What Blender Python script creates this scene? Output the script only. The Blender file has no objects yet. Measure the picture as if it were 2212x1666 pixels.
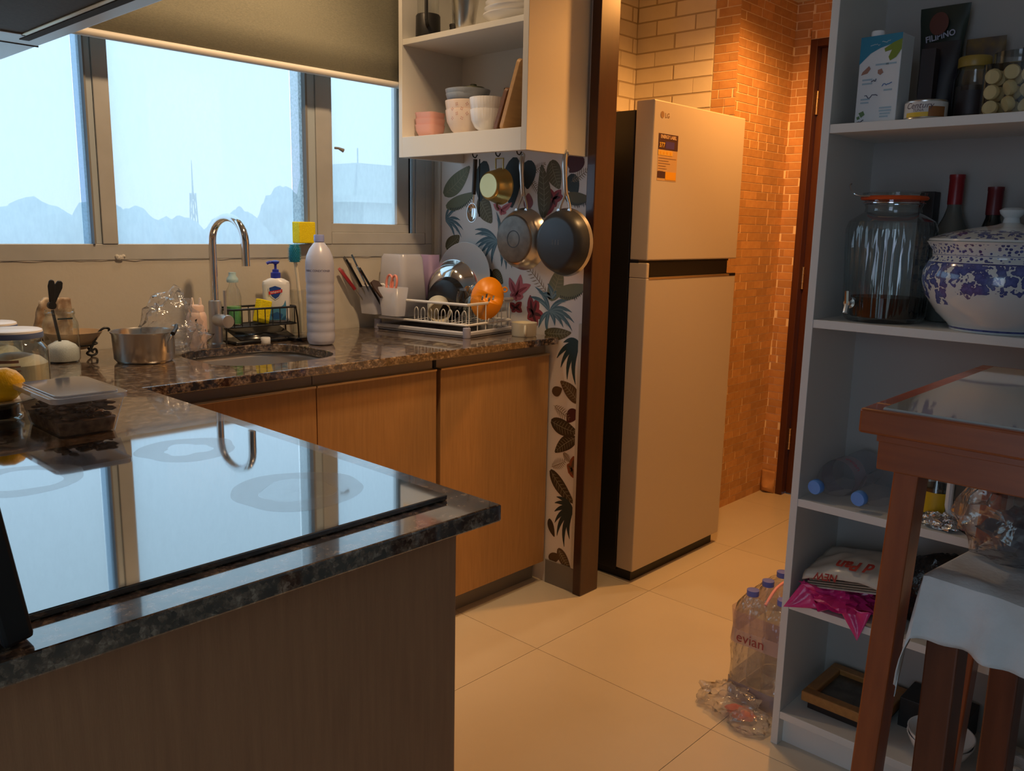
import bpy, bmesh, math, random
from mathutils import Vector, Matrix, geometry, noise as mnoise
random.seed(11)
S = bpy.context.scene
C = S.collection
PI = math.pi

# ------------------------------------------------------------------ camera, sky, exposure
cam = bpy.data.cameras.new('camera'); cam.sensor_width = 36.0; cam.lens = 29.815
cam.clip_start = 0.02; cam.clip_end = 400
camo = bpy.data.objects.new('camera', cam); C.objects.link(camo)
_r = Vector((0.68563, -0.727669, 0.020237)); _u = Vector((0.119451, 0.139887, 0.982936)); _f = Vector((0.718083, 0.671513, -0.182831))
_m = Matrix(((_r.x, _u.x, -_f.x, 0), (_r.y, _u.y, -_f.y, 0), (_r.z, _u.z, -_f.z, 1.265), (0, 0, 0, 1)))
camo.matrix_world = _m
S.camera = camo
vs = S.view_settings
S.display_settings.display_device = 'sRGB'
vs.view_transform = 'Standard'; vs.look = 'None'; vs.gamma = 1.0; vs.exposure = 0.0; vs.use_curve_mapping = False

SKY = 2.7
w = bpy.data.worlds.new('overcast_sky'); S.world = w; w.use_nodes = True
nt = w.node_tree; nt.nodes.clear()
wo = nt.nodes.new('ShaderNodeOutputWorld'); bg = nt.nodes.new('ShaderNodeBackground')
tc = nt.nodes.new('ShaderNodeTexCoord'); sp = nt.nodes.new('ShaderNodeSeparateXYZ'); rp = nt.nodes.new('ShaderNodeValToRGB')
mp = nt.nodes.new('ShaderNodeMapRange'); mp.inputs[1].default_value = -0.3; mp.inputs[2].default_value = 0.5
nt.links.new(tc.outputs['Generated'], sp.inputs[0]); nt.links.new(sp.outputs['Z'], mp.inputs[0]); nt.links.new(mp.outputs[0], rp.inputs[0])
e = rp.color_ramp.elements
e[0].position = 0.0; e[0].color = (0.50, 0.63, 0.78, 1)
e[1].position = 1.0; e[1].color = (0.64, 0.93, 1.08, 1)
a = e.new(0.38); a.color = (0.57, 0.68, 0.97, 1)
a = e.new(0.60); a.color = (0.59, 0.83, 1.06, 1)
nt.links.new(rp.outputs[0], bg.inputs[0]); bg.inputs[1].default_value = SKY
nt.links.new(bg.outputs[0], wo.inputs[0])

def portal(name, loc, rot, sx, sy):
    l = bpy.data.lights.new(name, 'AREA'); l.shape = 'RECTANGLE'; l.size = sx; l.size_y = sy
    l.cycles.is_portal = True
    o = bpy.data.objects.new(name, l); C.objects.link(o); o.location = loc; o.rotation_euler = rot
    return o
portal('daylight_portal_kitchen', (1.2, 2.66, 1.75), (-PI/2, 0, 0), 2.2, 1.3)
portal('added_opening_portal', (-2.68, -0.1, 1.2), (0, -PI/2, 0), 2.3, 1.2)  # serves the unseen opening added for cool fill daylight

def spot(name, loc, energy, col, ang, blend=0.5, size=0.05, tgt=None):
    l = bpy.data.lights.new(name, 'SPOT'); l.energy = energy; l.color = col; l.spot_size = math.radians(ang); l.spot_blend = blend
    l.shadow_soft_size = size
    o = bpy.data.objects.new(name, l); C.objects.link(o); o.location = loc
    if tgt is not None:
        o.rotation_euler = (Vector(tgt) - Vector(loc)).to_track_quat('-Z', 'Y').to_euler()
    return o
WARM = (1.0, 0.60, 0.24)
spot('entry_downlight', (2.98, 1.33, 2.24), 74, (1.0, 0.42, 0.10), 168, 0.5, 0.05)
spot('passage_downlight', (2.08, 1.15, 2.40), 40, (1.0, 0.56, 0.22), 84, 0.6, 0.05)
spot('kitchen_downlight', (1.35, 1.45, 2.40), 60, (1.0, 0.66, 0.36), 84, 0.6, 0.05, (1.25, 2.45, 1.05))
spot('sink_downlight', (1.50, 2.16, 2.40), 16, (1.0, 0.66, 0.36), 150, 0.6, 0.04)

# ------------------------------------------------------------------ helpers
class B:
    def __init__(s): s.v = []; s.f = []
    def add(s, vs_, fs):
        o = len(s.v); s.v += [Vector(p) for p in vs_]; s.f += [tuple(i + o for i in f) for f in fs]; return s
    def box(s, x0, y0, z0, x1, y1, z1):
        return s.add([(x0,y0,z0),(x1,y0,z0),(x1,y1,z0),(x0,y1,z0),(x0,y0,z1),(x1,y0,z1),(x1,y1,z1),(x0,y1,z1)],
                     [(0,3,2,1),(4,5,6,7),(0,1,5,4),(1,2,6,5),(2,3,7,6),(3,0,4,7)])
    def lathe(s, prof, n=32, mat=None, sx=1, sy=1):
        vs_ = []; fs = []; idx = []
        for r, z in prof:
            if r < 1e-6: idx.append([len(vs_)]); vs_.append((0, 0, z))
            else:
                idx.append(list(range(len(vs_), len(vs_) + n)))
                vs_ += [(r*math.cos(2*PI*k/n)*sx, r*math.sin(2*PI*k/n)*sy, z) for k in range(n)]
        for a, b in zip(idx, idx[1:]):
            if len(a) == 1 and len(b) == 1: continue
            for k in range(n):
                k2 = (k+1) % n
                if len(a) == 1: fs.append((a[0], b[k2], b[k]))
                elif len(b) == 1: fs.append((a[k], a[k2], b[0]))
                else: fs.append((a[k], a[k2], b[k2], b[k]))
        if mat is not None: vs_ = [mat @ Vector(p) for p in vs_]
        return s.add(vs_, fs)
    def tube(s, pts, r, n=8, closed=False, caps=True):
        pts = [Vector(p) for p in pts]; N = len(pts)
        rr = r if isinstance(r, (list, tuple)) else [r]*N
        tang = []
        for i in range(N):
            if closed: t = pts[(i+1) % N] - pts[i-1]
            else: t = pts[min(i+1, N-1)] - pts[max(i-1, 0)]
            tang.append(t.normalized())
        up = Vector((0,0,1)) if abs(tang[0].z) < 0.9 else Vector((1,0,0))
        nrm = (up - tang[0]*up.dot(tang[0])).normalized()
        vs_ = []; fs = []
        for i in range(N):
            nrm = (nrm - tang[i]*nrm.dot(tang[i])).normalized(); bn = tang[i].cross(nrm)
            for k in range(n):
                a = 2*PI*k/n; vs_.append(pts[i] + (nrm*math.cos(a) + bn*math.sin(a))*rr[i])
        for i in range(N if closed else N-1):
            j = (i+1) % N
            for k in range(n): fs.append((i*n+k, i*n+(k+1) % n, j*n+(k+1) % n, j*n+k))
        if caps and not closed: fs += [tuple(reversed(range(n))), tuple(range((N-1)*n, N*n))]
        return s.add(vs_, fs)
    def prism(s, poly, z0, z1, mat=None):
        n = len(poly); vs_ = [Vector((x, y, z0)) for x, y in poly] + [Vector((x, y, z1)) for x, y in poly]
        if mat is not None: vs_ = [mat @ p for p in vs_]
        fs = [tuple(reversed(range(n))), tuple(range(n, 2*n))] + [(i, (i+1) % n, n+(i+1) % n, n+i) for i in range(n)]
        return s.add(vs_, fs)
    def grid(s, fn, nu, nv, closed_u=False):
        vs_ = [fn(i/(nu-1 if not closed_u else nu), j/(nv-1)) for i in range(nu) for j in range(nv)]
        fs = []
        for i in range(nu if closed_u else nu-1):
            i2 = (i+1) % nu
            for j in range(nv-1): fs.append((i*nv+j, i2*nv+j, i2*nv+j+1, i*nv+j+1))
        return s.add(vs_, fs)
    def xf(s, m, start=0):
        for i in range(start, len(s.v)): s.v[i] = m @ s.v[i]
        return s
    def mesh(s, name):
        me = bpy.data.meshes.new(name); me.from_pydata([tuple(p) for p in s.v], [], s.f)
        bm = bmesh.new(); bm.from_mesh(me); bmesh.ops.recalc_face_normals(bm, faces=bm.faces); bm.to_mesh(me); bm.free()
        return me
    def obj(s, name, mat, parent=None, smooth=True, bevel=0, thick=0, seg=2):
        me = s.mesh(name); o = bpy.data.objects.new(name, me); C.objects.link(o)
        if mat: me.materials.append(mat)
        if smooth:
            for p in me.polygons: p.use_smooth = True
            me.set_sharp_from_angle(angle=math.radians(38))
        if thick:
            m = o.modifiers.new('Solidify', 'SOLIDIFY'); m.thickness = thick; m.offset = 0
        if bevel:
            m = o.modifiers.new('Bevel', 'BEVEL'); m.width = bevel; m.segments = seg; m.limit_method = 'ANGLE'; m.angle_limit = math.radians(40)
        if parent: o.parent = parent
        return o

def bx(x0, y0, z0, x1, y1, z1): return B().box(x0, y0, z0, x1, y1, z1)
def tag(o, label, cat, group=None):
    o['label'] = label; o['category'] = cat
    if group: o['group'] = group
    return o
def thing(name, label, cat, loc=(0,0,0), rz=0, group=None):
    o = bpy.data.objects.new(name, None); C.objects.link(o); o.empty_display_size = 0.05
    o.location = loc; o.rotation_euler = (0, 0, rz)
    return tag(o, label, cat, group)
def struct(o): o['kind'] = 'structure'; return o
def stuff(o): o['kind'] = 'stuff'; return o
def copy_tree(o, parent=None):
    c = o.copy(); C.objects.link(c); c.parent = parent
    for ch in list(o.children): copy_tree(ch, c)
    return c
def smoothpath(pts, n=8):
    pts = [Vector(p) for p in pts]; out = []
    for i in range(len(pts)-1):
        p0 = pts[max(i-1,0)]; p1 = pts[i]; p2 = pts[i+1]; p3 = pts[min(i+2, len(pts)-1)]
        for k in range(n):
            t = k/n
            out.append(0.5*((2*p1) + (p2-p0)*t + (2*p0-5*p1+4*p2-p3)*t*t + (3*p1-p0-3*p2+p3)*t*t*t))
    out.append(pts[-1]); return out
def rrect(x0, y0, x1, y1, r, n=6):
    out = []
    for cx, cy, a0 in ((x1-r,y1-r,0),(x0+r,y1-r,PI/2),(x0+r,y0+r,PI),(x1-r,y0+r,1.5*PI)):
        for k in range(n+1):
            a = a0 + PI/2*k/n; out.append((cx+r*math.cos(a), cy+r*math.sin(a)))
    return out
def text_mesh(txt, size, shear=0.0, bold=0.0):
    cu = bpy.data.curves.new('lettering', 'FONT'); cu.body = txt; cu.size = size; cu.align_x = 'CENTER'; cu.align_y = 'CENTER'
    cu.shear = shear; cu.offset = bold; cu.resolution_u = 3
    o = bpy.data.objects.new('lettering', cu); C.objects.link(o)
    dg = bpy.context.evaluated_depsgraph_get()
    me = bpy.data.meshes.new_from_object(o.evaluated_get(dg)); bpy.data.objects.remove(o); bpy.data.curves.remove(cu)
    return me
def lettering(txt, size, mat, parent, mtx, name='lettering', shear=0.0, bold=0.0, wrap=None, sx=1.0):
    me = text_mesh(txt, size, shear, bold)
    for v in me.vertices:
        p = v.co.copy(); p.x *= sx
        if wrap: a = p.x/wrap; p = Vector((wrap*math.sin(a), p.y, wrap*math.cos(a)-wrap))
        v.co = mtx @ p
    me.materials.clear(); me.materials.append(mat)
    o = bpy.data.objects.new(name, me); C.objects.link(o)
    if parent: o.parent = parent
    return o
def face_mtx(origin, right, up):
    r = Vector(right).normalized(); u = Vector(up).normalized(); n = r.cross(u)
    return Matrix(((r.x,u.x,n.x,origin[0]),(r.y,u.y,n.y,origin[1]),(r.z,u.z,n.z,origin[2]),(0,0,0,1)))

# ------------------------------------------------------------------ materials
def srgb(r, g, b):
    f = lambda c: (c/255/12.92) if c <= 10 else ((c/255+0.055)/1.055)**2.4
    return (f(r), f(g), f(b))
def M_(name, col, rough=0.5, metal=0.0, spec=0.5, noise=None, bump=None, coat=0.0, sss=0.0, sheen=0.0):
    m = bpy.data.materials.new(name); m.use_nodes = True; t = m.node_tree; p = t.nodes['Principled BSDF']
    p.inputs['Base Color'].default_value = (*col, 1); p.inputs['Roughness'].default_value = rough; p.inputs['Metallic'].default_value = metal
    p.inputs['Specular IOR Level'].default_value = spec
    if coat: p.inputs['Coat Weight'].default_value = coat; p.inputs['Coat Roughness'].default_value = 0.04
    if sss: p.inputs['Subsurface Weight'].default_value = sss; p.inputs['Subsurface Radius'].default_value = (0.02, 0.02, 0.02)
    if noise or bump:
        co = t.nodes.new('ShaderNodeTexCoord'); mpn = t.nodes.new('ShaderNodeMapping'); t.links.new(co.outputs['Object'], mpn.inputs[0])
    if noise:
        sc, col2, stretch, contrast = (list(noise) + [(1,1,1), 0.3])[:4] if len(noise) < 4 else noise
        mpn.inputs['Scale'].default_value = stretch
        n = t.nodes.new('ShaderNodeTexNoise'); n.inputs['Scale'].default_value = sc; n.inputs['Detail'].default_value = 5
        t.links.new(mpn.outputs[0], n.inputs['Vector'])
        cr = t.nodes.new('ShaderNodeValToRGB'); cr.color_ramp.elements[0].position = 0.5-contrast/2; cr.color_ramp.elements[1].position = 0.5+contrast/2
        cr.color_ramp.elements[0].color = (*col, 1); cr.color_ramp.elements[1].color = (*col2, 1)
        t.links.new(n.outputs['Fac'], cr.inputs[0]); t.links.new(cr.outputs[0], p.inputs['Base Color'])
    if bump:
        n2 = t.nodes.new('ShaderNodeTexNoise'); n2.inputs['Scale'].default_value = bump[0]; n2.inputs['Detail'].default_value = 4
        t.links.new(mpn.outputs[0], n2.inputs['Vector'])
        bn = t.nodes.new('ShaderNodeBump'); bn.inputs['Strength'].default_value = bump[1]; bn.inputs['Distance'].default_value = 0.01
        t.links.new(n2.outputs['Fac'], bn.inputs['Height']); t.links.new(bn.outputs[0], p.inputs['Normal'])
    return m
def clear(name, tint=(1,1,1), gloss=1.0, haze=0.0, hazecol=(0.9,0.9,0.9), rough=0.02, bump=None, edge=None):
    """thin clear sheet: transparent with a glossy skin and optional cloudiness"""
    m = bpy.data.materials.new(name); m.use_nodes = True; t = m.node_tree; t.nodes.clear(); L = t.links
    o = t.nodes.new('ShaderNodeOutputMaterial'); tr = t.nodes.new('ShaderNodeBsdfTransparent'); tr.inputs[0].default_value = (*tint, 1)
    gl = t.nodes.new('ShaderNodeBsdfGlossy'); gl.inputs['Roughness'].default_value = rough
    fr = t.nodes.new('ShaderNodeFresnel'); gm = t.nodes.new('ShaderNodeNewGeometry'); ir = t.nodes.new('ShaderNodeMapRange')
    ir.inputs[3].default_value = 1.5; ir.inputs[4].default_value = 1/1.5; L.new(gm.outputs['Backfacing'], ir.inputs[0]); L.new(ir.outputs[0], fr.inputs[0])
    mu = t.nodes.new('ShaderNodeMath'); mu.operation = 'MULTIPLY'; mu.inputs[1].default_value = gloss; mu.use_clamp = True
    L.new(fr.outputs[0], mu.inputs[0])
    base = tr
    if edge:   # glass seen edge-on absorbs more
        lw = t.nodes.new('ShaderNodeLayerWeight'); lw.inputs[0].default_value = 0.35; pw = t.nodes.new('ShaderNodeMath'); pw.operation = 'POWER'; pw.inputs[1].default_value = 2.2
        mc = t.nodes.new('ShaderNodeMix'); mc.data_type = 'RGBA'; mc.inputs[6].default_value = (*tint, 1); mc.inputs[7].default_value = (*edge, 1)
        L.new(lw.outputs['Facing'], pw.inputs[0]); L.new(pw.outputs[0], mc.inputs[0]); L.new(mc.outputs[2], tr.inputs[0])
    if haze:
        df = t.nodes.new('ShaderNodeBsdfDiffuse'); df.inputs[0].default_value = (*hazecol, 1)
        tl = t.nodes.new('ShaderNodeBsdfTranslucent'); tl.inputs[0].default_value = (*hazecol, 1)
        ad = t.nodes.new('ShaderNodeMixShader'); ad.inputs[0].default_value = 0.5
        L.new(df.outputs[0], ad.inputs[1]); L.new(tl.outputs[0], ad.inputs[2])
        mh = t.nodes.new('ShaderNodeMixShader'); mh.inputs[0].default_value = haze
        L.new(tr.outputs[0], mh.inputs[1]); L.new(ad.outputs[0], mh.inputs[2]); base = mh
    mx = t.nodes.new('ShaderNodeMixShader'); L.new(mu.outputs[0], mx.inputs[0]); L.new(base.outputs[0], mx.inputs[1]); L.new(gl.outputs[0], mx.inputs[2])
    if bump:
        co = t.nodes.new('ShaderNodeTexCoord'); n = t.nodes.new('ShaderNodeTexNoise'); n.inputs['Scale'].default_value = bump[0]
        L.new(co.outputs['Object'], n.inputs['Vector'])
        bn = t.nodes.new('ShaderNodeBump'); bn.inputs['Strength'].default_value = bump[1]; bn.inputs['Distance'].default_value = 0.01
        L.new(n.outputs['Fac'], bn.inputs['Height']); L.new(bn.outputs[0], gl.inputs['Normal']); L.new(bn.outputs[0], fr.inputs['Normal'])
    L.new(mx.outputs[0], o.inputs[0])
    return m
def per_object(m, amount=0.25, hue=0.02):
    """vary a material's colour a little from piece to piece"""
    t = m.node_tree; p = t.nodes['Principled BSDF']; oi = t.nodes.new('ShaderNodeObjectInfo'); hs = t.nodes.new('ShaderNodeHueSaturation')
    mr = t.nodes.new('ShaderNodeMapRange'); mr.inputs[3].default_value = 1-amount; mr.inputs[4].default_value = 1+amount
    t.links.new(oi.outputs['Random'], mr.inputs[0]); t.links.new(mr.outputs[0], hs.inputs['Value'])
    src = p.inputs['Base Color'].links
    if src: t.links.new(src[0].from_socket, hs.inputs['Color'])
    else: hs.inputs['Color'].default_value = p.inputs['Base Color'].default_value
    t.links.new(hs.outputs[0], p.inputs['Base Color']); return m

def granite():
    m = bpy.data.materials.new('speckled_granite'); m.use_nodes = True; t = m.node_tree; p = t.nodes['Principled BSDF']; L = t.links
    co = t.nodes.new('ShaderNodeTexCoord')
    v = t.nodes.new('ShaderNodeTexVoronoi'); v.inputs['Scale'].default_value = 170; L.new(co.outputs['Object'], v.inputs['Vector'])
    n = t.nodes.new('ShaderNodeTexNoise'); n.inputs['Scale'].default_value = 48; n.inputs['Detail'].default_value = 8; n.inputs['Roughness'].default_value = 0.72; L.new(co.outputs['Object'], n.inputs['Vector'])
    sx = t.nodes.new('ShaderNodeSeparateColor'); L.new(v.outputs['Color'], sx.inputs[0])
    av = t.nodes.new('ShaderNodeMath'); av.operation = 'MULTIPLY_ADD'; av.inputs[1].default_value = 0.30; L.new(sx.outputs[0], av.inputs[0])
    m2 = t.nodes.new('ShaderNodeMath'); m2.operation = 'MULTIPLY'; m2.inputs[1].default_value = 0.66; mrg = t.nodes.new('ShaderNodeMapRange'); mrg.inputs[1].default_value = 0.33; mrg.inputs[2].default_value = 0.69; mrg.inputs[4].default_value = 1.0; L.new(n.outputs['Fac'], mrg.inputs[0]); L.new(mrg.outputs[0], m2.inputs[0]); L.new(m2.outputs[0], av.inputs[2])
    cr = t.nodes.new('ShaderNodeValToRGB'); e = cr.color_ramp.elements
    e[0].position = 0.25; e[0].color = (0.020, 0.013, 0.010, 1); e[1].position = 0.85; e[1].color = (0.42, 0.33, 0.24, 1)
    q = e.new(0.42); q.color = (0.075, 0.047, 0.030, 1); q = e.new(0.60); q.color = (0.18, 0.125, 0.083, 1)
    L.new(av.outputs[0], cr.inputs[0]); L.new(cr.outputs[0], p.inputs['Base Color'])
    p.inputs['Roughness'].default_value = 0.16; p.inputs['Specular IOR Level'].default_value = 0.6
    p.inputs['Coat Weight'].default_value = 0.8; p.inputs['Coat Roughness'].default_value = 0.04; p.inputs['Coat IOR'].default_value = 2.15
    return m
MAT = {}
MAT['granite'] = granite()
MAT['wall'] = M_('painted_wall', (0.56, 0.52, 0.45), 0.7, noise=(3, (0.50, 0.46, 0.39)), bump=(60, 0.05))
MAT['wallw'] = M_('white_wall', (0.70, 0.69, 0.66), 0.75)
MAT['ceil'] = M_('ceiling_paint', (0.72, 0.70, 0.66), 0.8)
MAT['tile'] = per_object(M_('porcelain_tile', (0.64, 0.585, 0.49), 0.22, noise=(2.5, (0.60, 0.545, 0.45)), spec=0.45), 0.03)
MAT['grout'] = M_('tile_grout', (0.52, 0.46, 0.38), 0.8)
MAT['alu'] = M_('window_aluminium', (0.46, 0.46, 0.45), 0.45, noise=(8, (0.40, 0.40, 0.39)))
MAT['alub'] = M_('sky_toned_aluminium', (0.42, 0.48, 0.52), 0.35)  # bluish copy of the frame metal, sky light put into its colour
MAT['blind'] = M_('blind_fabric', (0.23, 0.22, 0.16), 0.85, noise=(160, (0.14, 0.14, 0.11), (1, 1, 6), 0.5), bump=(300, 0.2))
MAT['cream'] = M_('cream_laminate', (0.60, 0.57, 0.52), 0.55)
MAT['white'] = M_('white_laminate', (0.68, 0.67, 0.63), 0.5)
MAT['wood'] = M_('brown_laminate', (0.42, 0.235, 0.09), 0.5, noise=(9, (0.33, 0.18, 0.068), (14, 14, 0.9), 0.5), bump=(60, 0.04))
MAT['woodd'] = M_('dark_brown_laminate', (0.50, 0.245, 0.115), 0.6, noise=(9, (0.40, 0.19, 0.09), (14, 14, 0.9), 0.5), bump=(60, 0.04))
MAT['channel'] = M_('grey_handle_channel', (0.30, 0.28, 0.26), 0.4, metal=0.3)
MAT['kick'] = M_('grey_plinth', (0.22, 0.21, 0.20), 0.6)
MAT['dark'] = M_('black_gap', (0.012, 0.011, 0.01), 0.7)
MAT['hobglass'] = M_('black_hob_glass', (0.006, 0.006, 0.007), 0.035, spec=1.0, coat=1.0)
MAT['hobglass'].node_tree.nodes['Principled BSDF'].inputs['Coat IOR'].default_value = 2.6
MAT['black'] = M_('black_plastic', (0.012, 0.012, 0.013), 0.45)
MAT['blackg'] = M_('black_gloss', (0.01, 0.01, 0.012), 0.2)
MAT['steel'] = M_('brushed_steel', (0.60, 0.58, 0.55), 0.28, metal=1.0)
MAT['chrome'] = M_('chrome', (0.75, 0.75, 0.76), 0.08, metal=1.0)
MAT['satin'] = M_('satin_nickel', (0.52, 0.52, 0.53), 0.38, metal=0.8)
MAT['brass'] = M_('brass', (0.62, 0.45, 0.16), 0.30, metal=1.0)
MAT['darkpan'] = M_('dark_nonstick', (0.03, 0.033, 0.04), 0.33)
MAT['panbase'] = M_('worn_pan_base', (0.22, 0.19, 0.165), 0.45, metal=0.6, noise=(30, (0.15, 0.13, 0.115)))
MAT['glass'] = clear('clear_glass', (0.97, 0.98, 0.975), 2.2, edge=(0.50, 0.56, 0.55))
MAT['glassg'] = clear('greenish_glass', (0.95, 0.98, 0.97), 2.4, edge=(0.42, 0.54, 0.53))
MAT['pet'] = clear('clear_bottle_plastic', (0.92, 0.94, 0.97), 1.2, 0.10, (0.75, 0.78, 0.85))
MAT['film'] = clear('crinkled_film', (0.97, 0.97, 0.97), 2.2, 0.09, (0.85, 0.84, 0.86), 0.12, bump=(35, 0.9))
MAT['frost'] = clear('milky_plastic', (0.95, 0.95, 0.97), 1.0, 0.72, (0.85, 0.85, 0.90), 0.25)
MAT['frostv'] = clear('lilac_plastic', (0.93, 0.88, 0.97), 1.0, 0.80, (0.80, 0.66, 0.88), 0.25)
MAT['frosttub'] = clear('clear_tub_plastic', (0.97, 0.97, 0.98), 1.4, 0.10, (0.85, 0.88, 0.95), 0.12)
MAT['ceramic'] = M_('white_ceramic', (0.86, 0.85, 0.84), 0.22, coat=0.3)
MAT['creamc'] = M_('cream_ceramic', (0.80, 0.74, 0.58), 0.25, coat=0.3)
MAT['pinkc'] = M_('pink_ceramic', (0.78, 0.42, 0.36), 0.35)
MAT['greyc'] = M_('blue_grey_ceramic', (0.36, 0.40, 0.45), 0.4, noise=(40, (0.30, 0.34, 0.39)))
MAT['blossom'] = M_('blossom_ceramic', (0.82, 0.68, 0.58), 0.3)
MAT['boardw'] = M_('bamboo_board', (0.55, 0.32, 0.13), 0.5, noise=(10, (0.44, 0.25, 0.10), (1, 8, 8), 0.5))
MAT['boardd'] = M_('dark_board', (0.20, 0.09, 0.045), 0.5, noise=(10, (0.13, 0.06, 0.03), (1, 8, 8), 0.5))
MAT['table'] = M_('varnished_wood', (0.36, 0.085, 0.020), 0.32, noise=(7, (0.24, 0.052, 0.013), (9, 1.2, 9), 0.5), coat=0.3)
MAT['tablel'] = M_('varnished_leg_wood', (0.36, 0.085, 0.020), 0.34, noise=(7, (0.24, 0.052, 0.013), (9, 9, 1.2), 0.5), coat=0.2)
MAT['stoolw'] = M_('dark_stool_wood', (0.16, 0.045, 0.018), 0.4, noise=(7, (0.10, 0.028, 0.012), (9, 9, 1.2), 0.5))
MAT['tabletop'] = M_('table_glass_top', (0.42, 0.44, 0.42), 0.08, spec=0.8, coat=0.8, noise=(6, (0.36, 0.38, 0.36)))
MAT['cloth'] = M_('white_cotton', (0.66, 0.66, 0.66), 0.9, noise=(14, (0.56, 0.56, 0.55)), bump=(120, 0.15))
MAT['seat'] = M_('beige_seat_board', (0.48, 0.42, 0.33), 0.6)
MAT['jamb'] = M_('dark_jamb_wood', (0.055, 0.016, 0.008), 0.32, noise=(6, (0.036, 0.010, 0.006), (8, 8, 1), 0.5), coat=0.3)
MAT['doorw'] = M_('dark_door_wood', (0.085, 0.028, 0.014), 0.45, noise=(6, (0.06, 0.018, 0.01), (8, 8, 1), 0.5))
MAT['fridge'] = M_('matt_beige_steel', (0.52, 0.455, 0.375), 0.42, spec=0.4)
MAT['fridgeb'] = M_('black_fridge_side', (0.008, 0.008, 0.009), 0.5)
MAT['champ'] = M_('champagne_trim', (0.55, 0.42, 0.26), 0.3, metal=0.9)
MAT['brick'] = per_object(M_('red_brick', (0.50, 0.255, 0.10), 0.75, noise=(30, (0.60, 0.345, 0.145), (1, 1, 1), 0.5)), 0.13)
MAT['mortar'] = M_('pale_mortar', (0.90, 0.76, 0.54), 0.8)
MAT['wbrick'] = per_object(M_('white_brick', (0.84, 0.78, 0.66), 0.75, noise=(18, (0.78, 0.72, 0.60), (1, 1, 1), 0.6)), 0.06)
MAT['wmortar'] = M_('grey_mortar', (0.50, 0.42, 0.31), 0.8)
MAT['paper'] = M_('wallpaper_ground', (0.84, 0.81, 0.80), 0.6)
for k, c in dict(teal=(86,118,134), dteal=(40,66,74), sage=(120,126,104), olive=(98,92,66), dark=(44,58,62), line=(140,122,98), wine=(84,38,44),
                 red=(156,62,70), pink=(206,112,120), pinkd=(150,90,100), brown=(96,74,52), dbrown=(70,58,42), rust=(150,82,50), vein=(160,156,130), teall=(120,150,164)).items():
    MAT['p_'+k] = M_('wallpaper_'+k, srgb(*c), 0.6)
def flat(name, r, g, b, rough=0.5, **k):
    MAT[name] = M_(name, srgb(r, g, b), rough, **k); return MAT[name]
# ------------------------------------------------------------------ room shell
XW = 2.22          # face of the papered wall
YB = 2.50          # face of the window wall
fl_ = struct(bx(-2.7, -3.3, -0.08, 4.1, 2.66, -0.006).obj('floor', MAT['grout'], smooth=False))
T = 0.602
tm = bx(0, 0, -0.006, T-0.0016, T-0.0016, 0).mesh('floor_tile'); tm.materials.append(MAT['tile'])
for i in range(-8, 4):
    for j in range(-8, 3):
        x0 = 1.8215 + i*T; y0 = 0.9745 + j*T
        if x0 > 3.9 or y0 > 2.45 or x0+T < -2.7 or y0+T < -3.3: continue
        o = bpy.data.objects.new('floor_tile', tm); C.objects.link(o); o.location = (x0, y0, 0); o.parent = fl_

wl = B().box(-0.1, YB, 0, 2.32, YB+0.16, 1.150).box(-0.1, YB, 2.36, 2.32, YB+0.16, 2.6).box(2.20, YB, 1.150, 2.32, YB+0.16, 2.36).box(-0.1, YB, 1.150, 0.14, YB+0.16, 2.36)
wall_back = struct(wl.obj('wall_back', MAT['wall'], smooth=False))
# lumpy line of sealant under the window frame
pts = [(0.3+0.019*k, YB-0.0002+0.0006*math.sin(k*1.7), 1.1515+0.0010*math.sin(k*0.9)+0.0006*math.sin(k*2.3)) for k in range(100)]
B().tube(pts, [0.0022+0.0006*math.sin(k*1.3) for k in range(100)], 6).obj('sealant', MAT['cream'], wall_back)
bl = B()
for k in range(9):
    a = random.random()*6.3; bl.lathe([(0,-.006),(.006,-.003),(.007,0),(.005,.004),(0,.006)], 8, Matrix.Translation((1.015+0.012*math.cos(a)*random.random(), YB-0.003, 1.156+0.007*random.random())))
bl.obj('sealant_lump', MAT['cream'], wall_back)

struct(bx(-0.02, 0.80, 0, 0.12, 2.5, 2.6).obj('wall_left', MAT['wall'], smooth=False))
struct(bx(-2.7, 0.80, 0, -0.02, 0.95, 2.6).obj('wall_living_back', MAT['wallw'], smooth=False))
lv = B().box(-2.8, -3.3, 0, -2.65, 0.95, 0.06).box(-2.8, -3.3, 2.35, -2.65, 0.95, 2.6).box(-2.8, -3.3, 0.06, -2.65, -0.7, 2.35).box(-2.8, 0.5, 0.06, -2.65, 0.95, 2.35)  # opening in this unseen wall is added to let cool daylight in
struct(lv.obj('wall_living_left', MAT['wallw'], smooth=False))
struct(bx(-2.8, -3.45, 0, 4.1, -3.3, 2.6).obj('wall_living_front', MAT['wallw'], smooth=False))
struct(bx(2.155, -3.3, 0, 2.26, 0.835, 2.6).obj('wall_shelf', MAT['wallw'], smooth=False))
struct(B().box(-2.8, -3.45, 2.45, 2.26, 2.66, 2.6).obj('ceiling', MAT['ceil'], smooth=False))
struct(B().box(2.26, -0.75, 2.29, 4.1, 2.66, 2.45).obj('ceiling_entry', MAT['ceil'], smooth=False))
struct(B().box(2.205, 0.835, 2.29, 2.26, 1.717, 2.45).obj('trim_header', MAT['jamb'], smooth=False))
struct(B().box(2.26, -0.75, 0, 4.1, -0.6, 2.29).obj('wall_entry_front', MAT['wallw'], smooth=False))

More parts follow.
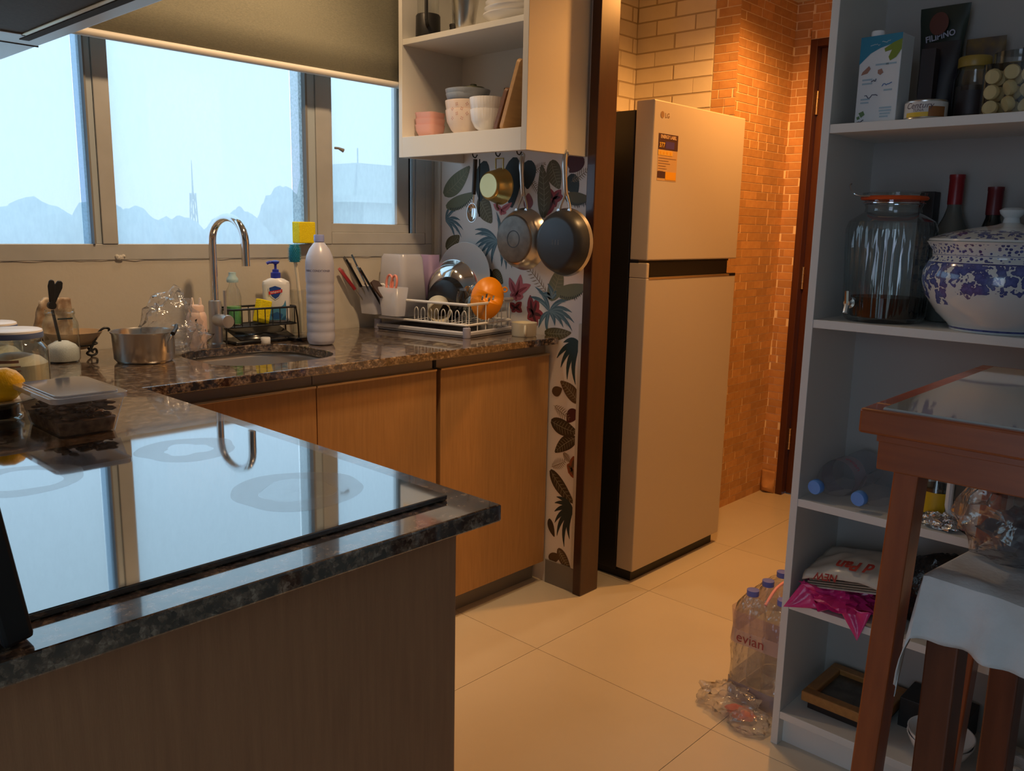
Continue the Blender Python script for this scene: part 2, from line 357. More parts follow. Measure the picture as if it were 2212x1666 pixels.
# papered wall with leaf print
wall_right = struct(B().box(XW, 1.752, 0, 2.305, YB, 2.45).obj('wall_right', MAT['paper'], smooth=False))
MOTIFS=[
('palm', 'teal', (2.438, 1.285), [(2.364, 1.333), (2.358, 1.289), (2.342, 1.254), (2.351, 1.226), (2.388, 1.225), (2.403, 1.349)], 0.009, 0.25),
('palm', 'teal', (2.161, 1.215), [(2.277, 1.238), (2.274, 1.203), (2.266, 1.189), (2.247, 1.169), (2.225, 1.152), (2.188, 1.135), (2.141, 1.127), (2.279, 1.256), (2.116, 1.118), (2.088, 1.124), (2.17, 1.32)], 0.012, 0.25),
('palm', 'teal', (1.906, 0.984), [(1.815, 1.031), (1.806, 0.989), (1.795, 0.955), (1.803, 0.927), (1.842, 0.935), (1.88, 0.938), (1.912, 0.927), (1.954, 0.923), (1.975, 1.064), (1.999, 1.028), (1.911, 0.908)], 0.012, 0.25),
('palm', 'teal', (1.896, 1.028), [(1.946, 1.041), (1.917, 1.079), (1.863, 1.056)], 0.014, 0.25),
('leaf', 'sage', (2.439, 1.391), (2.32, 1.475), 0.05, 1, 0),
('leaf', 'sage', (2.425, 1.342), (2.294, 1.385), 0.035, 0, 1),
('leaf', 'olive', (2.43, 1.187), (2.367, 1.228), 0.04, 1, 0),
('leaf', 'olive', (2.251, 1.368), (2.198, 1.288), 0.05, 1, 0),
('leaf', 'dark', (2.084, 1.493), (2.094, 1.348), 0.06, 0, 0),
('leaf', 'dark', (2.014, 1.486), (2.021, 1.405), 0.05, 0, 0),
('leaf', 'dark', (2.232, 1.488), (2.251, 1.368), 0.05, 0, 0),
('leaf', 'olive', (1.946, 1.314), (1.958, 1.463), 0.042, 1, 0),
('leaf', 'line', (2.006, 1.452), (1.946, 1.479), 0.022, 1, 0),
('leaf', 'line', (2.009, 1.431), (1.968, 1.383), 0.022, 1, 0),
('leaf', 'olive', (1.914, 1.482), (1.88, 1.403), 0.045, 1, 0),
('leaf', 'dark', (1.832, 1.436), (1.803, 1.383), 0.04, 0, 0),
('leaf', 'olive', (1.845, 1.37), (1.752, 1.364), 0.03, 0, 1),
('leaf', 'line', (1.823, 1.42), (1.762, 1.454), 0.025, 1, 0),
('leaf', 'wine', (1.843, 1.482), (1.781, 1.486), 0.04, 0, 0),
('leaf', 'wine', (1.781, 1.482), (1.833, 1.452), 0.03, 0, 0),
('flower', 'red', (1.904, 1.363), [(1.924, 1.399), (1.87, 1.393), (1.933, 1.309), (1.89, 1.337), (1.86, 1.37)], 0.03),
('flower', 'pink', (2.146, 1.328), [(2.185, 1.348), (2.094, 1.352), (2.145, 1.308), (2.121, 1.316)], 0.02),
('leaf', 'pinkd', (2.019, 1.333), (2.017, 1.379), 0.03, 0, 0),
('flower', 'pink', (2.063, 1.033), [(2.099, 1.089), (2.045, 1.103), (1.996, 1.07), (2.03, 1.026), (2.094, 1.026), (2.064, 1.008)], 0.03),
('flower', 'red', (1.982, 0.97), [(1.997, 1.034), (1.963, 1.027), (1.926, 0.962), (1.96, 0.93), (2.007, 0.949), (2.011, 0.993)], 0.032),
('flower', 'red', (2.068, 0.985), [(2.096, 0.998), (2.037, 1.006), (2.034, 0.972), (2.084, 0.968)], 0.025),
('leaf', 'line', (1.924, 1.05), (2.012, 1.128), 0.03, 1, 0),
('leaf', 'sage', (1.901, 1.031), (1.863, 1.133), 0.045, 1, 0),
('leaf', 'sage', (1.867, 1.05), (1.751, 1.08), 0.036, 0, 1),
('leaf', 'olive', (1.916, 0.91), (1.816, 0.919), 0.03, 1, 0),
('leaf', 'olive', (2.18, 1.107), (2.135, 1.07), 0.035, 1, 0),
('leaf', 'dark', (2.203, 1.113), (2.185, 1.073), 0.02, 0, 0),
('palm', 'dteal', (1.768, 0.888), [(1.866, 0.827), (1.847, 0.796), (1.817, 0.758), (1.78, 0.745), (1.839, 0.884), (1.765, 0.738)], 0.014, 0.25),
('leaf', 'brown', (1.77, 0.69), (1.84, 0.743), 0.035, 1, 0),
('leaf', 'brown', (1.879, 0.704), (1.842, 0.721), 0.025, 0, 0),
('leaf', 'line', (1.869, 0.656), (1.805, 0.624), 0.03, 1, 0),
('leaf', 'wine', (1.776, 0.653), (1.809, 0.611), 0.03, 0, 0),
('leaf', 'dbrown', (1.875, 0.599), (1.773, 0.581), 0.04, 1, 0),
('leaf', 'dbrown', (1.776, 0.556), (1.855, 0.497), 0.035, 1, 0),
('flower', 'rust', (1.783, 0.45), [(1.806, 0.457), (1.777, 0.494), (1.797, 0.428), (1.77, 0.415)], 0.03),
('leaf', 'line', (1.873, 0.437), (1.818, 0.467), 0.03, 1, 0),
('leaf', 'line', (1.823, 0.497), (1.795, 0.472), 0.02, 1, 0),
('leaf', 'dbrown', (1.872, 0.415), (1.778, 0.332), 0.035, 1, 0),
('palm', 'dark', (1.772, 0.302), [(1.848, 0.331), (1.856, 0.307), (1.856, 0.275), (1.853, 0.234), (1.841, 0.188), (1.806, 0.156), (1.783, 0.191)], 0.013, 0.25),
('leaf', 'dbrown', (1.877, 0.237), (1.855, 0.185), 0.02, 0, 0),
('leaf', 'brown', (1.872, 0.095), (1.828, 0.117), 0.025, 0, 0),
('leaf', 'brown', (1.829, 0.137), (1.779, 0.083), 0.03, 1, 0),
]

XP = [0]
def wp(y, z, k=0): return (XW - 0.0004 - k, y, z)
def blade(b, p0, p1, w, bend, k, n=8, mid=0.45):
    p0 = Vector(p0); p1 = Vector(p1); d = p1-p0; nv = Vector((-d.y, d.x)); L = d.length
    if L < 1e-5: return
    nv.normalize(); pa = []; pb = []
    for i in range(n+1):
        t = i/n; c = p0 + d*t + nv*(bend*L*4*t*(1-t)*0.5); ww = w*(math.sin(PI*min(1, t**0.8*0.93+0.05))**0.8)
        pa.append(c+nv*ww/2); pb.append(c-nv*ww/2)
    vs_ = [wp(p.x, p.y, k) for p in pa] + [wp(p.x, p.y, k) for p in pb]
    b.add(vs_, [(i, i+1, n+1+i+1, n+1+i) for i in range(n)])
def draw_motif(mo, lvl):
    k = lvl*0.00004
    if mo[0] == 'palm':
        b = B(); hl = B()
        for i, t in enumerate(mo[3]):
            dy = t[0]-mo[2][0]; bend = mo[5] if dy > 0 else -mo[5]
            blade(b, mo[2], t, mo[4], bend, k+i*0.000004); blade(hl, mo[2], (mo[2][0]+(t[0]-mo[2][0])*0.8, mo[2][1]+(t[1]-mo[2][1])*0.8), mo[4]*0.3, bend, k+0.00003+i*0.000004)
        o = b.obj('palm_print', MAT['p_'+mo[1]], wall_right, smooth=False)
        if mo[1] == 'teal': hl.obj('palm_highlight', MAT['p_teall'], o, smooth=False)
    elif mo[0] == 'leaf':
        _, col, a, c, w_, veins, fr = mo
        b = B(); o = None
        if col == 'line':
            blade(b, a, c, 0.0025, 0.05, k)
            a2 = Vector(a); d = Vector(c)-a2; nv = Vector((-d.y, d.x)).normalized()
            for i in range(1, 10):
                t = i/10; p = a2+d*t; q = w_*0.5*math.sin(PI*min(1, t*0.9+0.08))
                for s_ in (-1, 1): blade(b, p, p + nv*s_*q + d*0.10, 0.0028, 0.1*s_, k+0.00001)
            b.obj('leaf_outline_print', MAT['p_line'], wall_right, smooth=False); return
        blade(b, a, c, w_, 0.08, k, 12)
        o = b.obj('leaf_print', MAT['p_'+col], wall_right, smooth=False)
        a2 = Vector(a); d = Vector(c)-a2; nv = Vector((-d.y, d.x)).normalized()
        if veins:
            v = B(); blade(v, a, c, 0.002, 0.08, k+0.00003)
            for i in range(1, 9):
                t = i/9.5; p = a2+d*t+nv*(0.08*d.length*2*t*(1-t)); q = w_*0.42*math.sin(PI*min(1, t*0.9+0.06))
                for s_ in (-1, 1): blade(v, p, p + nv*s_*q + d*0.09, 0.0016, 0.05*s_, k+0.00003, 4)
            v.obj('leaf_vein', MAT['p_vein'], o, smooth=False)
        if fr:
            v = B(); s_ = -1 if nv.y > 0 else 1
            for i in range(14):
                t = 0.12+0.8*i/14; p = a2+d*t+nv*(0.08*d.length*2*t*(1-t)) + nv*s_*w_*0.30*math.sin(PI*t)
                blade(v, p, p + nv*s_*(0.010+0.008*random.random()) + d*0.02, 0.004, 0, k+0.00003, 4)
            v.obj('leaf_fringe', MAT['p_dark'], o, smooth=False)
    else:
        _, col, ctr, tips, w_ = mo
        b = B(); v = B()
        for i, t in enumerate(tips):
            blade(b, ctr, t, w_, 0.12 if i % 2 else -0.12, k+i*0.000005)
            blade(v, ctr, (ctr[0]+(t[0]-ctr[0])*0.75, ctr[1]+(t[1]-ctr[1])*0.75), w_*0.35, 0.1 if i % 2 else -0.1, k+0.00004)
        o = b.obj('flower_print', MAT['p_'+col], wall_right, smooth=False)
        v.obj('flower_heart', MAT['p_red' if col == 'pink' else 'p_wine' if col != 'rust' else 'p_brown'], o, smooth=False)
def grow(mo):
    if mo[0] == 'leaf':
        a2 = Vector(mo[2]); c2 = Vector(mo[3]); m2 = (a2+c2)/2; k2 = 1.18
        return (mo[0], mo[1], tuple(m2+(a2-m2)*k2), tuple(m2+(c2-m2)*k2), mo[4]*1.45, mo[5], mo[6])
    if mo[0] == 'palm': return (mo[0], mo[1], mo[2], mo[3], mo[4]*1.35, mo[5])
    return (mo[0], mo[1], mo[2], mo[3], mo[4]*1.1)
for i, mo in enumerate(MOTIFS): draw_motif(grow(mo), 1+i % 12)
bx(XW-0.006, 1.752, 0.0, XW, 1.888, 0.088).obj('skirting', MAT['kick'], wall_right, smooth=False)
bx(XW-0.010, 1.752, 0.09, XW, 1.768, 0.955).obj('edge_strip', MAT['cream'], wall_right, bevel=0.002)
bx(XW-0.006, 1.752, 0.955, XW, 1.759, 1.494).obj('edge_strip', MAT['cream'], wall_right, bevel=0.002)
bx(XW-0.012, 2.462, 0.905, XW, 2.478, 1.52).obj('corner_strip', MAT['cream'], wall_right, bevel=0.004)
bx(XW-0.006, 2.48, 0.905, XW, 2.499, 1.52).obj('corner_strip', MAT['cream'], wall_right, bevel=0.003)

trim_1 = struct(bx(2.205, 1.717, 0, 2.305, 1.752, 2.45).obj('trim_1', MAT['jamb'], smooth=False, bevel=0.003))
bx(2.300, 1.752, 0, 2.307, 1.80, 2.29).obj('paper_edge', MAT['p_line'], trim_1, smooth=False)

# ------------------------------------------------------------------ entry with brick paper
web = struct(B().box(2.305, 2.39, 0, 3.34, 2.5, 2.29).obj('wall_entry_back', MAT['wmortar'], smooth=False))
wes = struct(B().box(3.34, 1.874, 0, 4.1, 2.5, 2.29).obj('wall_entry_pillar', MAT['mortar'], smooth=False))
bx(3.3385, 1.987, 0, 3.34, 2.39, 2.29).obj('white_paper_ground', MAT['wmortar'], wes, smooth=False)
wed = struct(B().box(3.84, 1.795, 0, 4.1, 1.874, 2.29).box(3.84, 0.9, 2.12, 4.1, 1.795, 2.29).box(3.84, -0.6, 0, 4.1, 0.9, 2.29).obj('wall_entry_door', MAT['mortar'], smooth=False))
def bricks(parent, face, u0, u1, z0, z1, Lb, Hb, gap, mat, name, jit, prefer, th=0.0022, limit=298, skip=None):
    """courses of bricks on a wall plane; face = ('x', X) or ('y', Y), u runs along the wall"""
    rects = []
    nz = int((z1-z0)/Hb)+1
    for r in range(nz):
        za = z0+r*Hb; zb = min(za+Hb-gap, z1)
        if zb-za < 0.006: continue
        u = u0 - Lb*(0.5 if r % 2 else 0.0) - random.random()*jit*Lb
        while u < u1:
            l = Lb*(1+random.uniform(-jit, jit)); a_ = max(u, u0); b_ = min(u+l-gap, u1)
            if b_-a_ > 0.012 and not (skip and skip((a_+b_)/2, (za+zb)/2)): rects.append((a_, b_, za, zb))
            u += l
    rects.sort(key=lambda q: prefer((q[0]+q[1])/2, (q[2]+q[3])/2))
    cache = {}; rest = B()
    for n, (a_, b_, za, zb) in enumerate(rects):
        l = round(b_-a_, 2); h = zb-za; key = (max(l, 0.01), round(h, 3))
        l = key[0]
        def shape(x0, y0):
            if face[0] == 'x': return bx(face[1]-th, x0, y0, face[1]+0.001, x0+l, y0+key[1])
            return bx(x0, face[1]-th, y0, x0+l, face[1]+0.001, y0+key[1])
        if n < limit:
            if key not in cache:
                if face[0] == 'x': me = bx(-th, 0, 0, 0.001, l, key[1]).mesh(name)
                else: me = bx(0, -th, 0, l, 0.001, key[1]).mesh(name)
                me.materials.append(mat); cache[key] = me
            o = bpy.data.objects.new(name, cache[key]); C.objects.link(o); o.parent = parent
            o.location = (face[1], a_, za) if face[0] == 'x' else (a_, face[1], za)
        else: 
            s_ = shape(a_, za); rest.add(s_.v, s_.f)
    if rest.v: stuff(rest.obj(name+'_rest', mat, parent, smooth=False))
bricks(wes, ('y', 1.874), 3.34, 3.84, 0, 2.29, 0.088, 0.0362, 0.0042, MAT['brick'], 'brick', 0.28, lambda u, z: -u + (0 if z > 0 else 0))
bricks(wes, ('x', 3.34), 1.874, 1.986, 1.5, 2.29, 0.088, 0.0362, 0.0042, MAT['brick'], 'brick', 0.28, lambda u, z: -z)
bricks(wes, ('x', 3.3385), 1.992, 2.388, 1.4, 2.29, 0.20, 0.0655, 0.0075, MAT['wbrick'], 'white_brick', 0.03, lambda u, z: -z)
bricks(web, ('y', 2.39), 2.31, 3.335, 1.4, 2.29, 0.20, 0.0655, 0.0075, MAT['wbrick'], 'white_brick', 0.03, lambda u, z: -u)
bricks(wed, ('x', 3.84), 1.795, 1.872, 0, 2.29, 0.085, 0.0362, 0.0042, MAT['brick'], 'brick', 0.28, lambda u, z: -z)
bricks(wed, ('x', 3.84), 1.2, 1.795, 2.125, 2.29, 0.085, 0.0362, 0.0042, MAT['brick'], 'brick', 0.28, lambda u, z: -u)
# loose paper curling at the foot of the corner
def curl(u, v):
    return Vector((3.832-0.03*math.exp(-((v-0.25)/0.2)**2)*math.sin(PI*u), 1.80+0.07*u, 0.002+0.11*v))
B().grid(curl, 9, 9).obj('loose_paper', MAT['brick'], wed, thick=0.001)

door = struct(bx(3.875, 0.93, 0.005, 3.915, 1.76, 2.09).obj('door_1', MAT['doorw'], smooth=False, bevel=0.003))
B().box(3.835, 1.762, 0, 3.93, 1.795, 2.122).box(3.835, 0.9, 2.09, 3.93, 1.762, 2.122).box(3.835, 0.9, 0, 3.93, 0.93, 2.09).obj('door_frame', MAT['doorw'], door, smooth=False, bevel=0.002)
for zz in (1.85, 1.06, 0.28):
    hb = B(); hb.lathe([(0,-.052),(.006,-.052),(.006,.052),(0,.052)], 10, Matrix.Translation((3.866, 1.757, zz)))
    for q in (-0.05, -0.02, 0.02, 0.05): hb.lathe([(0.006,-.002),(.0075,-.001),(.0075,.001),(.006,.002)], 10, Matrix.Translation((3.866, 1.757, zz+q)))
    hb.obj('hinge', MAT['champ'], door)
bx(3.872, 1.02, 0.98, 3.875, 1.06, 1.14).obj('lock_plate', MAT['steel'], door, bevel=0.001)
B().tube([(3.872,1.04,1.08),(3.83,1.04,1.08),(3.825,1.10,1.08),(3.825,1.15,1.08)], 0.008, 8).obj('door_lever', MAT['steel'], door)

# ------------------------------------------------------------------ kitchen window
win = struct(B().box(0.14, 2.496, 1.152, 2.20, 2.56, 1.197).box(0.14, 2.496, 2.31, 2.20, 2.56, 2.36).box(2.168, 2.496, 1.197, 2.20, 2.56, 2.31).box(0.14, 2.496, 1.197, 0.17, 2.56, 2.31).obj('window_1', MAT['alu'], smooth=False, bevel=0.002))
bx(0.972, 2.493, 1.197, 1.015, 2.545, 2.31).obj('mullion', MAT['alu'], win, smooth=False, bevel=0.002)
bx(1.684, 2.493, 1.197, 1.74, 2.545, 2.31).obj('mullion', MAT['alu'], win, smooth=False, bevel=0.002)
# outer sashes of the two large lights, seen through the glass edge
bx(0.948, 2.49, 1.197, 0.953, 2.53, 2.31).obj('gasket', MAT['kick'], win, smooth=False)
bx(1.642, 2.49, 1.197, 1.650, 2.53, 2.31).obj('gasket', MAT['kick'], win, smooth=False)
for x0, x1, m in ((0.953, 0.972, 'alub'), (1.650, 1.684, 'alub')):
    bx(x0, 2.498, 1.197, x1, 2.535, 2.31).obj('sash_stile', MAT[m], win, smooth=False, bevel=0.002)
def misted(name, tint, mist, droplets):
    """glass with a film of rain and an added tint that dims the sky"""
    m = bpy.data.materials.new(name); m.use_nodes = True; t = m.node_tree; t.nodes.clear(); L = t.links
    o = t.nodes.new('ShaderNodeOutputMaterial'); tr = t.nodes.new('ShaderNodeBsdfTransparent'); tr.inputs[0].default_value = (*tint, 1)
    tl = t.nodes.new('ShaderNodeBsdfTranslucent'); tl.inputs[0].default_value = (tint[0], tint[1], tint[2], 1)
    co = t.nodes.new('ShaderNodeTexCoord'); n = t.nodes.new('ShaderNodeTexNoise'); n.inputs['Scale'].default_value = droplets[0]; n.inputs['Detail'].default_value = 3
    mpn = t.nodes.new('ShaderNodeMapping'); mpn.inputs['Scale'].default_value = (1, 1, droplets[1]); L.new(co.outputs['Object'], mpn.inputs[0]); L.new(mpn.outputs[0], n.inputs['Vector'])
    mr = t.nodes.new('ShaderNodeMapRange'); mr.inputs[1].default_value = 0.35; mr.inputs[2].default_value = 0.7; mr.inputs[3].default_value = mist[0]; mr.inputs[4].default_value = mist[1]
    L.new(n.outputs['Fac'], mr.inputs[0])
    mx = t.nodes.new('ShaderNodeMixShader'); L.new(mr.outputs[0], mx.inputs[0]); L.new(tr.outputs[0], mx.inputs[1]); L.new(tl.outputs[0], mx.inputs[2])
    gl = t.nodes.new('ShaderNodeBsdfGlossy'); gl.inputs['Roughness'].default_value = 0.03; fr = t.nodes.new('ShaderNodeFresnel'); fr.inputs[0].default_value = 1.45
    m2 = t.nodes.new('ShaderNodeMixShader'); L.new(fr.outputs[0], m2.inputs[0]); L.new(mx.outputs[0], m2.inputs[1]); L.new(gl.outputs[0], m2.inputs[2])
    L.new(m2.outputs[0], o.inputs[0]); return m
GW = misted('rain_misted_glass', (0.57, 0.60, 0.62), (0.58, 0.66), (90, 0.35))  # rain film; its scatter also stands in for the haze outside
GE = misted('sky_bright_edge_glass', (0.28, 0.36, 0.44), (0.5, 0.7), (160, 0.8))
GD = misted('droplet_covered_glass', (0.36, 0.40, 0.42), (0.35, 0.9), (160, 0.8))
B().add([(0.17,2.515,1.197),(0.928,2.515,1.197),(0.928,2.515,2.31),(0.17,2.515,2.31)],[(0,1,2,3)]).obj('pane', GW, win, smooth=False)
B().add([(0.928,2.513,1.197),(0.948,2.513,1.197),(0.948,2.513,2.31),(0.928,2.513,2.31)],[(0,1,2,3)]).obj('pane', GE, win, smooth=False)  # translucent strip stands for the open sash side brightened by the sky
B().add([(1.015,2.515,1.197),(1.600,2.515,1.197),(1.600,2.515,2.31),(1.015,2.515,2.31)],[(0,1,2,3)]).obj('pane', GW, win, smooth=False)
B().add([(1.600,2.512,1.197),(1.642,2.512,1.197),(1.642,2.512,2.31),(1.600,2.512,2.31)],[(0,1,2,3)]).obj('pane', GD, win, smooth=False)
# hinged right-hand light
B().box(1.742, 2.494, 1.197, 2.165, 2.54, 1.237).obj('inner_sill_rail', MAT['alu'], win, smooth=False, bevel=0.002)
sa = B().box(1.742, 2.499, 1.237, 2.088, 2.53, 1.268).box(1.742, 2.499, 2.27, 2.088, 2.53, 2.31).box(1.742, 2.499, 1.268, 1.752, 2.53, 2.27).box(2.032, 2.499, 1.268, 2.088, 2.53, 2.27)
so = sa.obj('sash_frame', MAT['alu'], win, smooth=False, bevel=0.002)
B().add([(1.752,2.512,1.268),(2.032,2.512,1.268),(2.032,2.512,2.27),(1.752,2.512,2.27)],[(0,1,2,3)]).obj('sash_pane', GW, so, smooth=False)
B().tube([(1.755,2.490,1.520),(1.762,2.478,1.519),(1.780,2.474,1.512)], [0.004,0.004,0.007], 8).obj('catch', MAT['kick'], so)
bx(2.088, 2.497, 1.237, 2.094, 2.53, 2.31).obj('gasket', MAT['black'], win, smooth=False)
B().add([(2.094,2.512,1.237),(2.108,2.512,1.237),(2.108,2.512,2.31),(2.094,2.512,2.31)],[(0,1,2,3)]).obj('side_pane', GW, win, smooth=False)
B().box(2.108, 2.498, 1.237, 2.118, 2.535, 2.31).box(2.123, 2.496, 1.237, 2.168, 2.535, 2.31).obj('side_jamb', MAT['alu'], win, smooth=False, bevel=0.002)

blind = thing('roller_blind', 'dark olive roller blind with pale bottom bar pulled part way down the window', 'blind', (0, 2.38, 1.733))
def blf(u, v): return Vector((0.20+2.005*u, 0.004*math.sin(u*9+v*2), 0.012+0.63*v))
B().grid(blf, 40, 8).obj('fabric', MAT['blind'], blind, thick=0.0012)
B().tube([(0.20,0,0.004),(2.205,0,0.004)], 0.011, 10).obj('bottom_bar', MAT['cream'], blind)
B().tube([(0.18,0.0,0.655),(2.215,0.0,0.655)], 0.024, 16).obj('roller_tube', MAT['cream'], blind)

# ------------------------------------------------------------------ range hood
hood = thing('range_hood', 'slim grey range hood with dark filter over the hob at the top left', 'range hood', (0.12, 0.95, 1.58))
B().box(0, 0, 0.0, 0.487, 1.06, 0.055).obj('hood_body', MAT['satin'], hood, smooth=False, bevel=0.004)
bx(0.03, 0.04, -0.0015, 0.425, 0.735, 0.001).obj('filter_panel', M_('filter_mesh', (0.05, 0.047, 0.043), 0.6, noise=(200, (0.03, 0.03, 0.03))), hood, smooth=False)
bx(0.424, 0.04, -0.004, 0.432, 0.745, 0.001).obj('filter_rim', MAT['champ'], hood, smooth=False, bevel=0.001)
bx(0.02, 0.735, -0.004, 0.432, 0.745, 0.001).obj('filter_rim', MAT['satin'], hood, smooth=False, bevel=0.001)
B().box(0.440, 0.0, -0.0012, 0.456, 0.80, 0.001).box(0.0, 0.846, -0.0012, 0.487, 0.850, 0.001).obj('seam', MAT['dark'], hood, smooth=False)
B().tube([(0.36,0.79,-0.001),(0.36,0.82,-0.001),(0.40,0.82,-0.001)], 0.0015, 6).obj('latch_mark', MAT['dark'], hood)
B().box(0.0, 0.30, 0.055, 0.28, 0.62, 0.80).obj('chimney', MAT['satin'], hood, smooth=False, bevel=0.003)

# ------------------------------------------------------------------ base units and worktop
ZT = 0.90; ZU = 0.876
wt = thing('worktop', 'speckled brown granite worktop with sink cut-out running along window and hob', 'worktop', (0, 0, 0))
outer = [(0.122, 0.752), (0.789, 0.752), (0.789, 1.857), (2.215, 1.857), (2.215, 2.497), (0.122, 2.497)]
hole = rrect(1.055, 1.965, 1.425, 2.320, 0.12, 8)
def slab(outer, hole, z0, z1):
    b = B(); loops = [[Vector((x, y, 0)) for x, y in outer], [Vector((x, y, 0)) for x, y in reversed(hole)]]
    tris = geometry.tessellate_polygon(loops); allv = [p for l in loops for p in l]; n = len(allv)
    b.v = [Vector((p.x, p.y, z0)) for p in allv] + [Vector((p.x, p.y, z1)) for p in allv]
    b.f = [tuple(t) for t in tris] + [tuple(i+n for i in reversed(t)) for t in tris]
    no = len(outer); nh = len(hole)
    b.f += [(i, (i+1) % no, n+(i+1) % no, n+i) for i in range(no)]
    b.f += [(no+i, no+(i+1) % nh, n+no+(i+1) % nh, n+no+i) for i in range(nh)]
    return b
slab(outer, hole, ZU, ZT).obj('granite_slab', MAT['granite'], wt, smooth=False, bevel=0.0025)

sink = thing('undermount_sink', 'brushed steel undermount sink bowl set into the granite', 'sink', (1.24, 2.14, 0.70))
hs = [(x-1.24, y-2.14) for x, y in rrect(1.045, 1.955, 1.435, 2.330, 0.125, 8)]
b = B(); n = len(hs)
rings = [(1.0, 0.1755), (0.985, 0.16), (0.96, 0.03), (0.90, 0.006), (0.3, 0.0), (0.06, -0.004)]
for s_, z in rings: b.v += [Vector((x*s_, y*s_, z)) for x, y in hs]
for k in range(len(rings)-1): b.f += [(k*n+i, k*n+(i+1) % n, (k+1)*n+(i+1) % n, (k+1)*n+i) for i in range(n)]
b.f.append(tuple(range((len(rings)-1)*n, len(rings)*n)))
b.obj('bowl', MAT['satin'], sink, thick=0.002)
ov = B()
for k in range(5): ov.box(-0.135+k*0.012, -0.156+0.31, 0.128, -0.129+k*0.012, -0.150+0.312, 0.146)
ov.obj('overflow_slots', MAT['dark'], sink, smooth=False)
B().lathe([(0.028,0.004),(0.03,0.002),(0.03,0.0),(0.0,0.001)], 20).obj('drain', MAT['chrome'], sink)

def door_unit(name, label, x0, x1, splits):
    t = thing(name, label, 'cabinet', (0, 0, 0))
    bx(x0, 1.925, 0.085, x1, 2.49, 0.68).obj('carcass', MAT['cream'], t, smooth=False)
    B().box(x0, 1.925, 0.68, x0+0.016, 2.49, ZU-0.001).box(x1-0.016, 1.925, 0.68, x1, 2.49, ZU-0.001).box(x0, 1.915, 0.838, x1, 1.935, ZU-0.001).obj('carcass_frame', MAT['channel'], t, smooth=False)
    bx(x0, 1.945, 0.0, x1, 1.96, 0.085).obj('plinth', MAT['kick'], t, smooth=False)
    for a_, b_ in zip(splits, splits[1:]):
        d = bx(a_+0.0012, 1.888, 0.082, b_-0.0012, 1.908, 0.838).obj('door', MAT['wood'], t, smooth=False, bevel=0.0015)
        B().box(a_+0.0012, 1.885, 0.836, b_-0.0012, 1.908, 0.842).obj('door_lip', MAT['champ'], d, smooth=False, bevel=0.001)
        B().box(a_+0.0012, 1.908, 0.842, b_-0.0012, 1.914, ZU-0.003).obj('finger_channel', MAT['channel'], d, smooth=False)
    return t
door_unit('sink_cabinet', 'brown wood-grain two-door base cabinet under the sink', 0.80, 1.686, (0.80, 1.259, 1.686))
door_unit('base_cabinet', 'brown wood-grain single-door base cabinet below the dish rack', 1.700, 2.208, (1.700, 2.206))
t = thing('hob_cabinet', 'dark brown wood-grain end panel cabinet under the hob', 'cabinet', (0, 0, 0))
bx(0.125, 0.784, 0.0, 0.736, 0.802, ZU-0.001).obj('end_panel', MAT['woodd'], t, smooth=False, bevel=0.001)
bx(0.125, 0.802, 0.085, 0.715, 2.48, ZU-0.002).obj('carcass', MAT['woodd'], t, smooth=False)
bx(0.125, 0.802, 0.0, 0.69, 2.48, 0.085).obj('plinth', MAT['kick'], t, smooth=False)
for k in range(2): bx(0.716, 0.83+k*0.52, 0.10, 0.734, 1.345+k*0.50, 0.83).obj('door', MAT['woodd'], t, smooth=False, bevel=0.001)

hob = thing('induction_hob', 'black glass induction hob mirroring the window', 'hob', (0.228, 0.814, ZT))
bx(0, 0, 0.0005, 0.519, 0.601, 0.008).obj('glass_top', MAT['hobglass'], hob, smooth=False, bevel=0.0015)
ring = M_('burner_residue', (0.16, 0.17, 0.18), 0.25, noise=(60, (0.10, 0.11, 0.12)))
def annulus(cx, cy, r0, r1, z, m, name, wob=0.0):
    b = B(); n = 56
    for rr, s_ in ((r0, 1), (r1, 1)):
        b.v += [Vector((cx+(rr+wob*math.sin(3*a_+rr*90)+wob*0.7*math.sin(7*a_))*math.cos(a_), cy+(rr+wob*math.sin(3*a_+rr*90)+wob*0.7*math.sin(5*a_))*math.sin(a_), z)) for a_ in [2*PI*k/n for k in range(n)]]
    b.f = [(i, (i+1) % n, n+(i+1) % n, n+i) for i in range(n)]
    return b.obj(name, m, hob, smooth=False)
RS = clear('faint_limescale', (0.95, 0.95, 0.95), 0.6, 0.10, (0.8, 0.8, 0.8), 0.1)
annulus(0.385, 0.155, 0.050, 0.088, 0.0084, RS, 'residue_ring', 0.003)
annulus(0.385, 0.155, 0.0, 0.050, 0.0083, clear('faint_limescale_core', (0.96, 0.96, 0.96), 0.7, 0.04, (0.8, 0.8, 0.8), 0.06), 'residue_core', 0.002)
annulus(0.375, 0.455, 0.035, 0.075, 0.0084, RS, 'residue_ring', 0.004)
annulus(0.135, 0.45, 0.05, 0.078, 0.0084, RS, 'residue_ring', 0.003)

slabo = thing('black_board', 'black board leaning at the left end of the hob', 'board', (0.222, 0.768, ZT))
slabo.rotation_euler = (0, -0.14, 0)
B().prism(rrect(-0.028, 0.0, 0.0, 0.0, 0.0, 1) if False else [(-0.026, 0.0), (0.0, 0.004), (0.0, 0.27), (-0.026, 0.27)], 0.0045, 0.36).obj('board_panel', MAT['black'], slabo, smooth=False, bevel=0.004)
